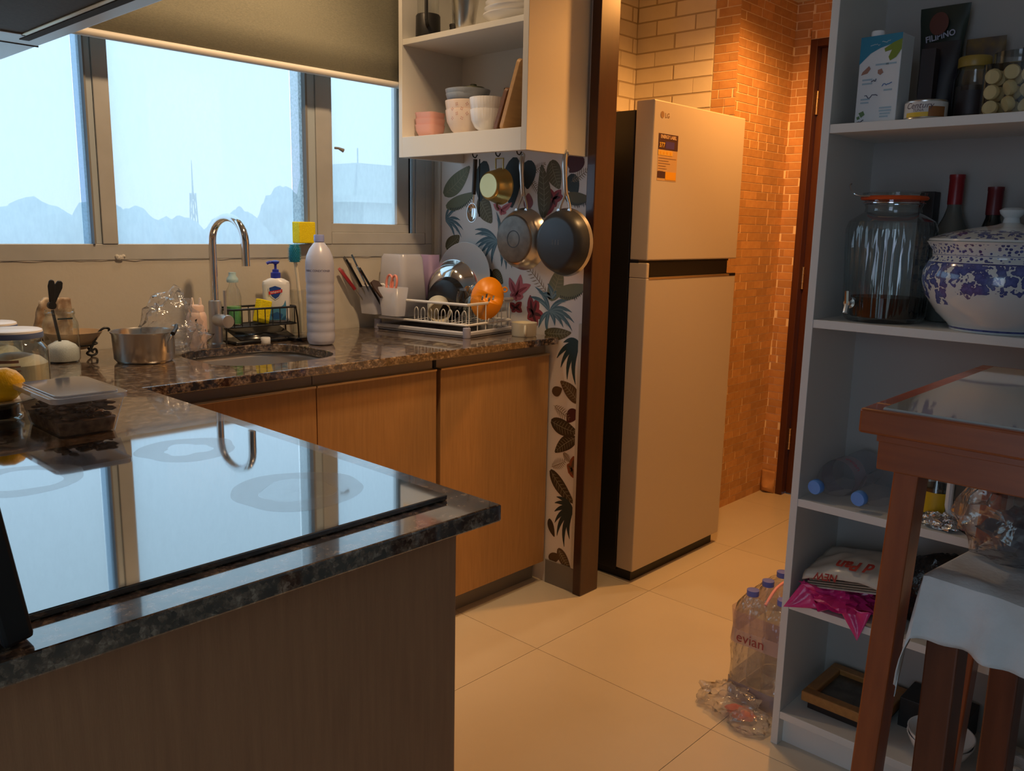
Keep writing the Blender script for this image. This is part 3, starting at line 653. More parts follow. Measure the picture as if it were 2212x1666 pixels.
# ------------------------------------------------------------------ fridge
fr = thing('refrigerator', 'tall beige two-door fridge freezer with black sides and an energy label', 'refrigerator', (2.425, 1.654, 0))
bx(0.006, 0.078, 0.03, 0.604, 0.66, 1.662).obj('body', MAT['fridgeb'], fr, smooth=False, bevel=0.004)
bx(0.02, 0.02, 0.0, 0.59, 0.62, 0.045).obj('base_grille', MAT['fridgeb'], fr, smooth=False)
up = bx(0, 0, 1.165, 0.61, 0.072, 1.690).obj('freezer_door', MAT['fridge'], fr, smooth=False, bevel=0.004)
lo = B().box(0, 0, 0.045, 0.61, 0.072, 1.104).box(0, 0, 1.104, 0.016, 0.072, 1.156).obj('fridge_door', MAT['fridge'], fr, smooth=False, bevel=0.003)
B().box(0.016, 0.03, 1.104, 0.594, 0.072, 1.156).box(0.0, 0.035, 1.156, 0.61, 0.072, 1.165).obj('handle_recess', MAT['fridgeb'], fr, smooth=False)
bx(0.016, -0.001, 1.099, 0.56, 0.014, 1.107).obj('handle_trim', MAT['champ'], lo, smooth=False, bevel=0.001)
bx(0.56, -0.001, 1.099, 0.608, 0.014, 1.110).obj('handle_end', MAT['blackg'], lo, smooth=False, bevel=0.001)
lab = bx(0.033, -0.0006, 1.432, 0.150, 0.0, 1.585).obj('energy_label', flat('label_cream', 196, 160, 110), up, smooth=False)
PUR = flat('label_purple', 58, 44, 84); BRN = flat('label_brown', 70, 40, 40); YEL = flat('label_yellow', 226, 160, 20); YEP = flat('label_pale_yellow', 222, 176, 70); GRY = flat('label_grey', 140, 110, 84)
def fq(x0, z0, x1, z1, m, name, k=0.0012): return bx(x0, -k, z0, x1, -0.0004, z1).obj(name, m, up, smooth=False)
fq(0.033, 1.534, 0.150, 1.585, BRN, 'label_header'); fq(0.075, 1.538, 0.128, 1.561, flat('label_violet', 70, 52, 120), 'label_panel', 0.0014)
fq(0.033, 1.515, 0.120, 1.531, YEP, 'label_star_band'); fq(0.082, 1.436, 0.146, 1.462, YEL, 'label_footer'); fq(0.034, 1.441, 0.081, 1.462, BRN, 'label_print_block')
FW = flat('label_white', 222, 190, 150); FY = flat('label_gold', 226, 180, 60)
FM = lambda x, z: face_mtx((x, -0.0016, z), (1, 0, 0), (0, 0, 1))
lettering('ENERGY LABEL', 0.0155, FW, up, FM(0.0915, 1.575), sx=0.92, bold=0.0004)
lettering('377', 0.022, FY, up, FM(0.054, 1.5475), bold=0.0004)
for k in range(4):
    st = []
    for j in range(10):
        a = PI/2+j*PI/5; r_ = 0.0065 if j % 2 == 0 else 0.003; st.append((0.046+k*0.0205+r_*math.cos(a), 1.523+r_*math.sin(a)))
    B().add([(x, -0.0015, z) for x, z in st], [tuple(range(10))]).obj('label_star', YEL, up, smooth=False)
for k, (wd) in enumerate((0.105, 0.06, 0.07, 0.045, 0.05, 0.03)): fq(0.038, 1.505-k*0.0085, 0.038+wd, 1.5065-k*0.0085, GRY, 'label_line')
LG = flat('badge_grey', 150, 118, 84)
lettering('LG', 0.022, LG, up, face_mtx((0.078, -0.0008, 1.644), (1, 0, 0), (0, 0, 1)), name='badge_lettering')
B().add([(0.048+0.011*math.cos(2*PI*k/20), -0.0008, 1.645+0.011*math.sin(2*PI*k/20)) for k in range(20)], [tuple(range(20))]).obj('badge_disc', LG, up, smooth=False)
for x in (0.05, 0.56): B().lathe([(0,0),(0.015,0),(0.015,0.012),(0,0.012)], 12, Matrix.Translation((x, 0.58, 0.0))).obj('foot', MAT['black'], fr)

# ------------------------------------------------------------------ wall cabinet on the papered wall
wc = thing('wall_cabinet', 'open cream wall cabinet with bowls and boards above the hanging pans', 'cabinet', (1.928, 1.765, 1.495))
D_ = XW-1.928-0.0005
bx(0, 0, 0, D_, 0.022, 0.80).obj('side_panel', MAT['cream'], wc, smooth=False, bevel=0.001)
bx(0, 0.576, 0, D_, 0.594, 0.80).obj('side_panel', MAT['white'], wc, smooth=False, bevel=0.001)
bx(D_-0.012, 0.022, 0.05, D_, 0.576, 0.80).obj('back_panel', MAT['white'], wc, smooth=False)
bx(0.018, 0.022, 0.048, D_-0.012, 0.576, 0.067).obj('bottom_board', MAT['white'], wc, smooth=False)
bx(0.0, 0.022, 0.0, 0.018, 0.576, 0.067).obj('front_rail', MAT['white'], wc, smooth=False, bevel=0.001)
bx(0.003, 0.022, 0.366, D_-0.012, 0.576, 0.384).obj('shelf', MAT['white'], wc, smooth=False, bevel=0.001)
bx(0, 0, 0.80, D_, 0.594, 0.818).obj('top_board', MAT['white'], wc, smooth=False, bevel=0.001)
B().lathe([(0,0),(0.004,0),(0.004,0.002),(0,0.002)], 8, Matrix.Translation((D_-0.0125, 0.36, 0.24)) @ Matrix.Rotation(-PI/2, 4, 'Y')).obj('screw_hole', MAT['dark'], wc)
HX = 2.125-1.928
for y, HX in ((2.187, 0.197), (2.075, 0.197), (1.968, 0.187), (1.790, 0.172)):
    yy = y-1.765
    B().tube(smoothpath([(HX-0.012,yy,0.046),(HX-0.012,yy,0.030),(HX-0.008,yy,0.012),(HX+0.004,yy,0.008),(HX+0.012,yy,0.018)], 5), 0.0022, 6).obj('hook', MAT['black'], wc)
    B().lathe([(0,0.0),(0.007,0.0),(0.007,0.004),(0,0.004)], 10, Matrix.Translation((HX-0.012, yy, 0.043))).obj('hook_plate', MAT['black'], wc)

# ------------------------------------------------------------------ tall shelf unit on the right
su = thing('shelf_unit', 'tall white open shelf unit holding jars bottles and bags on the right', 'shelf unit', (1.88, -0.60, 0))
SD = 0.272
bx(0, 1.421, 0, SD, 1.439, 2.30).obj('side_panel', MAT['white'], su, smooth=False, bevel=0.001)
bx(0, 0.0, 0, SD, 0.018, 2.30).obj('side_panel', MAT['white'], su, smooth=False, bevel=0.001)
bx(SD-0.01, 0.018, 0.07, SD, 1.421, 2.30).obj('back_panel', M_('shade_toned_back_board', (0.36, 0.34, 0.31), 0.7), su, smooth=False)  # board coloured darker to stand for the shade inside the shelves
for z in (1.502, 1.073, 0.646, 0.385, 0.092): bx(0.001, 0.018, z-0.019, SD-0.01, 1.421, z).obj('shelf', MAT['white'], su, smooth=False, bevel=0.001)
bx(0.0, 0.0, 2.30, SD, 1.439, 2.318).obj('top_board', MAT['white'], su, smooth=False, bevel=0.001)
bx(0.028, 0.018, 0, 0.044, 1.421, 0.073).obj('plinth', MAT['white'], su, smooth=False)

# ------------------------------------------------------------------ high table and stool
tb = thing('bar_table', 'high reddish brown wooden table with glass-covered top at the right edge', 'table', (1.2, -0.55, 0))
TZ = 1.024; TW = 0.60; TLn = 0.995
B().box(0, 0, TZ-0.036, 0.055, TLn, TZ).box(TW-0.055, 0, TZ-0.036, TW, TLn, TZ).box(0.055, TLn-0.055, TZ-0.036, TW-0.055, TLn, TZ).box(0.055, 0, TZ-0.036, TW-0.055, 0.055, TZ).obj('top_frame', MAT['table'], tb, smooth=False, bevel=0.004)
bx(0.055, 0.055, TZ-0.03, TW-0.055, TLn-0.055, TZ-0.004).obj('top_core', MAT['table'], tb, smooth=False)
bx(0.012, 0.03, TZ-0.004, TW-0.03, TLn-0.028, TZ+0.003).obj('glass_sheet', MAT['tabletop'], tb, smooth=False, bevel=0.001)
B().box(0.012, 0.03, TZ-0.087, 0.032, TLn-0.026, TZ-0.036).box(TW-0.032, 0.03, TZ-0.087, TW-0.012, TLn-0.026, TZ-0.036).box(0.03, TLn-0.046, TZ-0.087, TW-0.03, TLn-0.026, TZ-0.036).box(0.03, 0.03, TZ-0.087, TW-0.03, 0.05, TZ-0.036).obj('apron', MAT['table'], tb, smooth=False, bevel=0.002)
bx(0.009, 0.03, TZ-0.046, 0.013, TLn-0.024, TZ-0.036).obj('apron_bead', MAT['table'], tb, smooth=False, bevel=0.001)
def leg_mesh(x, y, dy):
    b = B(); w = 0.034; d = 0.05
    top = [(x, y), (x+d, y), (x+d, y+w), (x, y+w)]
    b.v = [Vector((p[0], p[1]+dy, 0.0)) for p in top] + [Vector((p[0], p[1], TZ-0.085)) for p in top]
    b.f = [(3,2,1,0),(4,5,6,7),(0,1,5,4),(1,2,6,5),(2,3,7,6),(3,0,4,7)]
    return b
for x, y, dy in ((0.016, TLn-0.083, 0.033), (TW-0.066, TLn-0.083, 0.033), (0.016, 0.05, -0.033), (TW-0.066, 0.05, -0.033)):
    leg_mesh(x, y, dy).obj('leg', MAT['tablel'], tb, smooth=False, bevel=0.003)

stl = thing('bar_stool', 'dark wooden bar stool pushed under the high table', 'stool', (1.195, -0.022, 0.025), math.radians(-7))
bx(0, 0, 0.745, 0.33, 0.375, 0.765).obj('seat', MAT['seat'], stl, smooth=False, bevel=0.004)
for x, y in ((0.015, 0.32), (0.275, 0.32), (0.015, 0.01), (0.275, 0.01)):
    bx(x, y, 0.0, x+0.04, y+0.045, 0.745).obj('leg', MAT['stoolw'], stl, smooth=False, bevel=0.003)
for y in (0.33, 0.02): bx(0.055, y, 0.22, 0.275, y+0.022, 0.25).obj('stretcher', MAT['stoolw'], stl, smooth=False, bevel=0.002)
for x in (0.025, 0.285): bx(x, 0.055, 0.30, x+0.022, 0.32, 0.33).obj('stretcher', MAT['stoolw'], stl, smooth=False, bevel=0.002)
for y in (0.335, 0.02): bx(0.056, y, 0.70, 0.274, y+0.02, 0.745).obj('seat_rail', MAT['stoolw'], stl, smooth=False)

# white cloth over the stool seat
def cloth_pt(u, v):
    # u along y (far left edge is u=1), v from back (1) over the top to the hanging front hem (0)
    y = -0.02 + 0.415*u
    if v > 0.28:
        t = (v-0.28)/0.72; x = -0.008 + 0.345*t; z = 0.774 + 0.008*max(0, mnoise.noise(Vector((u*7, t*6, 1))))
        if t > 0.9: z += 0.03*(t-0.9)/0.1
    else:
        t = 1-v/0.28; z = 0.770 - 0.088*t; x = -0.012 - 0.014*t - (0.009*math.sin(u*21+0.5)+0.006*math.sin(u*47))*t + 0.006*mnoise.noise(Vector((u*9, t*3, 5)))
    if u > 0.93:
        k = (u-0.93)/0.07; y = 0.366 + 0.018*k; z = min(z, 0.772) - 0.06*k*(1.0 if v > 0.28 else 0.9) - 0.10*k*k*math.exp(-((v-0.18)/0.16)**2)
        x += 0.006*math.sin(v*30)*k
    return Vector((x, y, z))
cl = thing('stool_cloth', 'white cotton cloth draped over the bar stool seat', 'cloth', (1.195, -0.022, 0.025), math.radians(-7))
B().grid(cloth_pt, 60, 44).obj('cloth_sheet', MAT['cloth'], cl, thick=0.0012)

# bag lying on the cloth
def blob(cx, cy, cz, rx, ry, rz, amp, fr_, seed, nu=28, nv=16, flat_bottom=True, gather=None):
    b = B()
    def fn(u, v):
        a = 2*PI*u; p = PI*v-PI/2; d = Vector((math.cos(p)*math.cos(a), math.cos(p)*math.sin(a), math.sin(p)))
        k = 1+amp*mnoise.fractal(d*fr_+Vector((seed, seed*1.7, 0)), 0.8, 2.1, 3)
        q = Vector((d.x*rx*k, d.y*ry*k, d.z*rz*k))
        if gather and d.z > gather: q.x *= 1-0.75*(d.z-gather)/(1-gather); q.y *= 1-0.75*(d.z-gather)/(1-gather)
        if flat_bottom: q.z = max(q.z, -rz*0.55)
        return Vector((cx, cy, cz)) + q
    return b.grid(fn, nu, nv, True)
sb = thing('clear_bag', 'clear plastic bag of dark bundles lying on the cloth-covered stool', 'bag', (1.40, 0.225, 0.806))
blob(0, 0, 0.05, 0.10, 0.12, 0.09, 0.30, 2.2, 3).obj('film', MAT['film'], sb)
blob(0.0, 0.0, 0.028, 0.07, 0.085, 0.045, 0.35, 2.6, 8).obj('dark_bundle', M_('dark_grey_cloth', (0.04, 0.04, 0.045), 0.7, noise=(20, (0.10, 0.10, 0.11))), sb)
# ------------------------------------------------------------------ things on the worktop, left group
def cup_profile(r0, r1, h, t=0.002, lip=0.0):
    return [(0, 0), (r0*0.9, 0), (r0, 0.004), (r1, h-0.003), (r1+lip, h), (r1+lip-t, h), (r1-t, h-0.004), (r0-t, 0.005), (0, 0.004)]
pot = thing('saucepan', 'small steel pan with folded handle beside the sink', 'pan', (0.95, 2.215, ZT))
B().lathe([(0,0),(0.066,0),(0.074,0.010),(0.0775,0.074),(0.081,0.079),(0.0815,0.081),(0.079,0.081),(0.076,0.075),(0.072,0.011),(0.064,0.002),(0,0.002)], 48).obj('pan_body', MAT['steel'], pot)
B().tube([(0.026,-0.082,0.030),(0.026,-0.083,0.055),(0.040,-0.078,0.074),(0.048,-0.072,0.084)], 0.0028, 6).obj('handle_bracket', MAT['steel'], pot)
B().tube([(0.044,-0.080,0.030),(0.044,-0.080,0.055),(0.046,-0.076,0.074)], 0.0022, 6).obj('handle_bracket', MAT['steel'], pot)
B().tube([(0.040,-0.084,0.078),(0.058,-0.066,0.088),(0.066,-0.050,0.094)], [0.006,0.005,0.005], 8).obj('folded_handle', MAT['black'], pot)

def jar(name, label, loc, r, h, neck, nh, glass, fill=None, fillmat=None, mound=0):
    t = thing(name, label, 'jar', loc)
    B().lathe([(0,0.002),(r*0.9,0.0),(r,0.008),(r,h*0.70),(r*0.97,h*0.76),(neck,h*0.86),(neck,h*0.90),(neck*1.05,h*0.915),(neck*1.05,h*0.95),(neck,h*0.965),(neck,h)], 40).obj('glass_body', glass, t)
    if fill:
        b = B().lathe([(0,0.004),(r*0.88,0.004),(r-0.003,0.010),(r-0.003,fill*0.75),(r*0.75,fill*0.9+mound*0.4),(r*0.35,fill+mound),(0,fill+mound)], 36); b.obj('contents', fillmat, t)
    return t
SUG = M_('white_sugar', (0.90, 0.88, 0.82), 0.8, bump=(400, 0.3))
sj = jar('sugar_jar', 'open glass jar part filled with white sugar against the window wall', (0.79, 2.335, ZT), 0.042, 0.136, 0.034, 0.02, MAT['glassg'], 0.046, SUG, 0.008)
bx(-0.018, -0.0362, 0.1125, 0.018, -0.0345, 0.1165).obj('neck_band', MAT['p_dark'], sj)
tg = thing('black_tongs', 'black scissor-handled tongs standing in the sugar jar', 'tongs', (0.785, 2.33, 0.945))
B().tube([(0,0,0),(-0.012,0.004,0.09)], 0.004, 8).obj('shaft', MAT['black'], tg)
B().lathe([(0,-.006),(.010,-.006),(.010,.006),(0,.006)], 14, Matrix.Translation((-0.014, 0.0, 0.102)) @ Matrix.Rotation(PI/2, 4, 'X')).obj('pivot', MAT['black'], tg)
def paddle(p0, p1, w):
    b = B(); m = face_mtx(p0, Vector(p1)-Vector(p0), (0, -1, 0.1)); L = (Vector(p1)-Vector(p0)).length
    pr = [(0,-w*0.35),(L*0.35,-w*0.45),(L*0.75,-w*0.6),(L*0.95,-w*0.4),(L,0),(L*0.95,w*0.4),(L*0.75,w*0.6),(L*0.35,w*0.45),(0,w*0.35)]
    b.prism(pr, -0.003, 0.003, Matrix.Translation(p0) @ Matrix(((1,0,0,0),(0,0,1,0),(0,1,0,0),(0,0,0,1))) @ Matrix.Rotation(math.atan2(p1[2]-p0[2], p1[0]-p0[0]), 4, 'Z'))
    return b
paddle((-0.014,0.0,0.10), (-0.010,0.0,0.168), 0.015).obj('handle', MAT['black'], tg, bevel=0.002)
paddle((-0.012,0.008,0.10), (0.014,0.008,0.164), 0.017).obj('handle', MAT['black'], tg, bevel=0.002)

ws = thing('wire_stand', 'black wrought wire stand with curled handle behind the sugar jar', 'stand', (0.845, 2.405, ZT))
B().tube([(0.055*math.cos(2*PI*k/24), 0.055*math.sin(2*PI*k/24), 0.034) for k in range(24)], 0.0025, 6, True).obj('ring', MAT['black'], ws)
sc = [(0.018,-0.045,0.026),(0.026,-0.04,0.018),(0.042,-0.03,0.020),(0.045,-0.028,0.008),(0.030,-0.035,0.004),(0.014,-0.045,0.012),(0.022,-0.05,0.022),(0.036,-0.045,0.045),(0.050,-0.04,0.066),(0.064,-0.04,0.076),(0.076,-0.04,0.074),(0.076,-0.04,0.066)]
B().tube(smoothpath(sc, 5), 0.0032, 7).obj('scroll', MAT['black'], ws)
for a in (0.4, 2.2, 4.2): B().tube(smoothpath([(0.055*math.cos(a),0.055*math.sin(a),0.034),(0.052*math.cos(a),0.052*math.sin(a),0.012),(0.06*math.cos(a),0.06*math.sin(a),0.003)], 4), 0.0025, 6).obj('foot', MAT['black'], ws)
tbw = thing('shallow_bowl', 'tan shallow bowl resting in the black wire stand', 'bowl', (0.845, 2.405, 0.921))
B().lathe([(0,0),(0.03,0.0),(0.052,0.018),(0.070,0.045),(0.072,0.047),(0.069,0.047),(0.05,0.021),(0.028,0.004),(0,0.004)], 36).obj('bowl_body', flat('terracotta_glaze', 190, 160, 126, 0.4), tbw)
pb = thing('snack_packet', 'crumpled beige food packet standing in the shallow bowl by the wall', 'packet', (0.805, 2.425, 0.945))
def crum(u, v):
    n_ = mnoise.fractal(Vector((u*3, v*3, 4)), 0.9, 2, 3)
    w_ = 0.052-0.012*v; return Vector(((u-0.5)*2*w_+0.012*(v-0.5), 0.018*math.sin(PI*u)*(1-v)+0.010*n_, 0.115*v+0.012*n_*v - 0.014*abs(u-0.5)*v))
B().grid(crum, 16, 14).obj('packet_front', M_('beige_packet', srgb(206,190,168), 0.4, noise=(25, srgb(150,124,100), (1,1,1), 0.25)), pb, thick=0.008)

RICE = M_('pale_brine', (0.46, 0.45, 0.36), 0.5, noise=(30, (0.40, 0.39, 0.31)))
def lidjar(label, loc, r, h):
    t = jar('storage_jar', label, loc, r, h, r*0.82, 0.02, MAT['glassg'], h*0.66, RICE)
    lid = B().lathe([(0,h+0.010),(r*0.80,h+0.010),(r*0.86,h+0.008),(r*0.875,h+0.002),(r*0.875,h-0.006),(r*0.85,h-0.008)], 40).obj('lid', M_('lid_white', (0.74,0.76,0.80), 0.35), t)
    B().lathe([(r*0.878,h+0.004),(r*0.882,h),(r*0.882,h-0.006),(r*0.878,h-0.0075)], 40).obj('lid_edge', flat('lid_blue', 84, 104, 150, 0.4), lid)
    return t
ja = lidjar('wide glass jar with white lid and label behind the lemon plate', (0.575, 1.985, ZT), 0.066, 0.124)
LBT = flat('jar_print', 130, 96, 84)
for k, (w_, hh) in enumerate(((0.030,0.006),(0.034,0.003),(0.034,0.003),(0.032,0.003),(0.034,0.003))):
    zc = 0.070-k*0.009; q = B(); n_ = 8
    a0 = math.radians(-118)
    for i in range(n_+1):
        a = a0+(i/n_-0.5)*w_/0.066*1.4; q.v += [Vector((0.0668*math.cos(a), 0.0668*math.sin(a), zc)), Vector((0.0668*math.cos(a), 0.0668*math.sin(a), zc+hh))]
    q.f = [(2*i, 2*i+2, 2*i+3, 2*i+1) for i in range(n_)]
    q.obj('label_line', LBT, ja)
lidjar('second white-lidded glass jar further back at the left edge', (0.585, 2.165, ZT), 0.060, 0.122)

gd = thing('glass_dish', 'low greenish glass dish of dark sauce under the lemon plate', 'dish', (0.452, 1.712, ZT))
B().lathe([(0,0.001),(0.044,0),(0.050,0.006),(0.050,0.012),(0.046,0.014),(0.046,0.032),(0.049,0.034)], 36).obj('dish_glass', MAT['glassg'], gd)
B().lathe([(0,0.010),(0.044,0.010),(0.044,0.027),(0,0.028)], 30).obj('sauce', flat('dark_sauce', 34, 28, 24, 0.3), gd)
pl = thing('small_plate', 'small cream plate holding a lemon at the left edge', 'plate', (0.452, 1.705, 0.9345))
B().lathe([(0,0),(0.045,0.0),(0.050,0.002),(0.078,0.010),(0.0785,0.0118),(0.05,0.005),(0,0.004)], 44).obj('plate_body', MAT['creamc'], pl)
lm = thing('lemon', 'yellow lemon lying on the small cream plate', 'lemon', (0.466, 1.70, 0.9665))
lb = B().lathe([(0,-0.044),(0.004,-0.043),(0.007,-0.038),(0.020,-0.031),(0.029,-0.018),(0.0325,0),(0.029,0.018),(0.020,0.031),(0.008,0.038),(0,0.040)], 32, Matrix.Rotation(math.radians(78), 4, 'Y') @ Matrix.Rotation(0.3, 4, 'X'))
lb.obj('lemon_flesh', M_('lemon_peel', srgb(240,196,6), 0.4, bump=(90, 0.25)), lm)
B().lathe([(0,-.003),(.004,-.003),(.005,.002),(0,.004)], 10, Matrix.Translation((0.040,-0.012,-0.008))).obj('stem_end', flat('lemon_stem', 84, 66, 34), lm)

# tub of dried brown pieces
tub = thing('plastic_tub', 'clear lidded plastic tub of dried brown pieces beside the hob', 'tub', (0.540, 1.577, ZT))
b = B(); r0 = rrect(-0.046,-0.080,0.046,0.080,0.012,4); r1 = rrect(-0.060,-0.098,0.060,0.098,0.014,4); n = len(r0)
b.v = [Vector((x,y,0.0005)) for x,y in r0]+[Vector((x,y,0.066)) for x,y in r1]; b.f = [tuple(range(n))]+[(i,(i+1)%n,n+(i+1)%n,n+i) for i in range(n)]
b.obj('tub_wall', MAT['frosttub'], tub)
LIDM = clear('lid_plastic', (0.93,0.95,0.98), 2.0, 0.45, (0.80,0.84,0.92), 0.08)
lid = B().prism(rrect(-0.064,-0.103,0.064,0.103,0.016,5), 0.063, 0.072).prism(rrect(-0.052,-0.090,0.052,0.090,0.014,5), 0.0725, 0.0745)
lid.obj('lid', LIDM, tub, bevel=0.0015)
DRY = M_('dried_pieces', (0.05,0.030,0.018), 0.7, noise=(75, (0.34,0.25,0.17), (1,1,1), 0.45))
db = B()
for k in range(260):
    x = random.uniform(-0.046,0.046); y = random.uniform(-0.080,0.080); z = random.uniform(0.006, 0.044+0.010*mnoise.noise(Vector((x*30,y*30,0))))
    s_ = 0.76+0.24*z/0.06
    m = Matrix.Translation((x*s_, y*s_, z+0.004)) @ Matrix.Rotation(random.random()*6, 4, 'Z') @ Matrix.Rotation(random.uniform(-0.9,0.9), 4, 'X')
    db.lathe([(0,-.002),(.007,-.002),(.011,.001),(.008,.003),(0,.002)], 6, m, 1.2, 0.5)
stuff(db.obj('dried_pieces', DRY, tub))
cb = B(); r2 = rrect(-0.044,-0.078,0.044,0.078,0.012,4); r3 = rrect(-0.052,-0.088,0.052,0.088,0.013,4)
cb.v = [Vector((x,y,0.003)) for x,y in r2]+[Vector((x*0.93,y*0.93,0.026+0.006*mnoise.noise(Vector((x*40,y*40,2))))) for x,y in r3]; cb.f = [tuple(range(n)), tuple(range(2*n-1,n-1,-1))]+[(i,(i+1)%n,n+(i+1)%n,n+i) for i in range(n)]
cb.obj('dried_mass', DRY, tub)

# squeeze bottle inside a crinkled bag
sq = thing('squeeze_bottle', 'pale pink squeeze bottle with two nozzles wrapped in clear film', 'bottle', (1.148, 2.315, ZT+0.004))
B().lathe([(0,0),(0.026,0),(0.028,0.004),(0.028,0.092),(0.024,0.104),(0.021,0.106),(0.021,0.122),(0.018,0.126),(0,0.126)], 28).obj('bottle_body', flat('pale_pink_plastic', 226, 196, 182, 0.45), sq)
for x in (-0.008, 0.009): B().lathe([(0.005,0.124),(0.0045,0.132),(0.0028,0.146),(0,0.147)], 12, Matrix.Translation((x, -x*0.8, 0))).obj('nozzle', flat('nozzle_white', 232, 214, 200, 0.4), sq)
fb = thing('film_bag', 'crinkled clear plastic bag slumped behind the saucepan', 'bag', (1.065, 2.30, ZT))
blob(0.0, 0.0, 0.062, 0.085, 0.055, 0.105, 0.32, 2.4, 5, 40, 24).obj('film', MAT['film'], fb)
blob(0.04, -0.01, 0.034, 0.065, 0.05, 0.045, 0.35, 2.8, 9, 30, 18).obj('film_fold', MAT['film'], fb)

# ------------------------------------------------------------------ tap
tap = thing('kitchen_tap', 'tall chrome gooseneck tap standing behind the sink', 'tap', (1.235, 2.372, ZT))
B().lathe([(0,0),(0.026,0),(0.026,0.006),(0.019,0.010),(0.0185,0.128),(0.017,0.134),(0.0125,0.136)], 28).obj('tap_body', MAT['satin'], tap)
arc = [(0,0,0.13),(0,0,0.24),(0,0,0.31)] + [(0,-0.0935+0.0935*math.cos(a),0.31+0.068*math.sin(a)) for a in [PI*k/14 for k in range(1,15)]] + [(0,-0.187,0.262),(0,-0.188,0.244)]
B().tube(arc, 0.0115, 16).obj('gooseneck', MAT['chrome'], tap)
hm = Matrix.Translation((0.0,-0.012,0.078)) @ Matrix.Rotation(PI/2, 4, 'X')
B().lathe([(0.0185,0),(0.0185,0.030),(0.0195,0.031),(0.0195,0.062),(0.018,0.065),(0,0.065)], 28, hm).obj('handle_barrel', MAT['satin'], tap)
B().tube([(0,-0.062,0.090),(0.0,-0.060,0.168)], 0.0042, 10).obj('lever', MAT['satin'], tap)

# ------------------------------------------------------------------ wire caddy behind the sink and what it holds
cad = thing('sink_caddy', 'black wire caddy on a drip tray behind the sink', 'caddy', (1.385, 2.395, ZT))
hx, hy = 0.116, 0.050
for z, r_ in ((0.105, 0.0032), (0.052, 0.0026)):
    B().tube([(x, y, z) for x, y in rrect(-hx,-hy,hx,hy,0.018,4)], r_, 6, True).obj('rail', MAT['black'], cad)
for k in range(9):
    x = -hx+0.012+k*(2*hx-0.024)/8
    for y in (-hy, hy): B().tube([(x,y,0.052),(x,y,0.105)], 0.0016, 5).obj('wire', MAT['black'], cad)
for k in range(3):
    y = -hy+0.018+k*0.032
    for x in (-hx, hx): B().tube([(x,y,0.052),(x,y,0.105)], 0.0016, 5).obj('wire', MAT['black'], cad)
for k in range(8): B().tube([(-hx, -hy+0.008+k*0.012, 0.051),(hx, -hy+0.008+k*0.012, 0.051)], 0.0016, 5).obj('floor_wire', MAT['black'], cad)
for x, y in ((-hx,-hy+0.012),(hx,-hy+0.012),(-hx,hy-0.012),(hx,hy-0.012)):
    B().tube(smoothpath([(x,y,0.105),(x*1.06,y,0.06),(x*1.08,y,0.02),(x*1.08,y,0.002)], 4), 0.0028, 6).obj('leg', MAT['black'], cad)
bx(-0.108,-0.062,0.001,0.118,0.052,0.010).obj('drip_tray', MAT['blackg'], cad, bevel=0.003)
B().add([(-0.09,-0.055,0.012),(0.10,-0.055,0.012),(0.10,0.045,0.040),(-0.09,0.045,0.040)], [(0,1,2,3)]).obj('drip_plate', MAT['blackg'], cad, thick=0.002)
sp_ = thing('hand_soap', 'white pump hand soap bottle with blue pump and shield badge', 'soap bottle', (1.462, 2.405, 0.9535), math.radians(-38))
def bottle_ring(w, d, z): return [(w*math.cos(a)*(abs(math.cos(a))**-0.25 if abs(math.cos(a)) > 1e-3 else 1), d*math.sin(a), z) for a in [2*PI*k/32 for k in range(32)]]
b = B(); rings = [(0.036,0.020,0),(0.040,0.023,0.004),(0.041,0.024,0.06),(0.043,0.024,0.118),(0.041,0.023,0.128),(0.025,0.018,0.137),(0.014,0.014,0.140)]
for w_, d_, z in rings: b.v += [Vector(q) for q in bottle_ring(w_, d_, z)]
b.f = [tuple(range(32))]+[(k*32+i, k*32+(i+1) % 32, (k+1)*32+(i+1) % 32, (k+1)*32+i) for k in range(len(rings)-1) for i in range(32)]
b.obj('bottle_body', M_('white_bottle', (0.74,0.74,0.73), 0.3), sp_)
BLU = flat('pump_blue', 44, 56, 170, 0.35)
pm = B().lathe([(0.0155,0.138),(0.0155,0.156),(0.010,0.158),(0.010,0.166),(0.004,0.168),(0.004,0.182),(0.011,0.186),(0.013,0.192),(0.006,0.195),(0,0.195)], 24).obj('pump', BLU, sp_)
B().tube([(0,0,0.189),(-0.018,-0.004,0.189),(-0.026,-0.006,0.185)], 0.0045, 8).obj('spout', BLU, pm)
sf = lambda x, z, k=0.0: (x, -0.0252-k, z)
def sq_face(pts, m, name, k=0.0): return B().add([sf(x, z, k) for x, z in pts], [tuple(range(len(pts)))]).obj(name, m, sp_, smooth=False)
TEAL = flat('soap_teal', 76, 140, 178); 
sq_face([(-0.028,0.070),(-0.020,0.058),(-0.008,0.048),(0.010,0.046),(0.024,0.056),(0.031,0.072),(0.033,0.050),(0.031,0.008),(-0.024,0.008),(-0.026,0.040)], TEAL, 'label_wave')
sq_face([(-0.016,0.026),(0.004,0.034),(0.022,0.026),(0.016,0.012),(-0.006,0.010)], flat('soap_blue', 40, 92, 150), 'label_splash', 0.0003)
shp = [(-0.018,0.110),(0.0,0.116),(0.018,0.110),(0.017,0.094),(0.010,0.082),(0.0,0.075),(-0.010,0.082),(-0.017,0.094)]
sq_face([(x*1.15, 0.0955+(z-0.0955)*1.15) for x, z in shp], flat('badge_white', 224, 228, 232), 'badge_rim', 0.0003); sq_face(shp, flat('badge_blue', 30, 70, 150), 'badge_shield', 0.0006)
sq_face([(-0.020,0.088),(0.022,0.096),(0.022,0.106),(-0.020,0.098)], flat('badge_red', 200, 44, 56), 'badge_band', 0.0009)
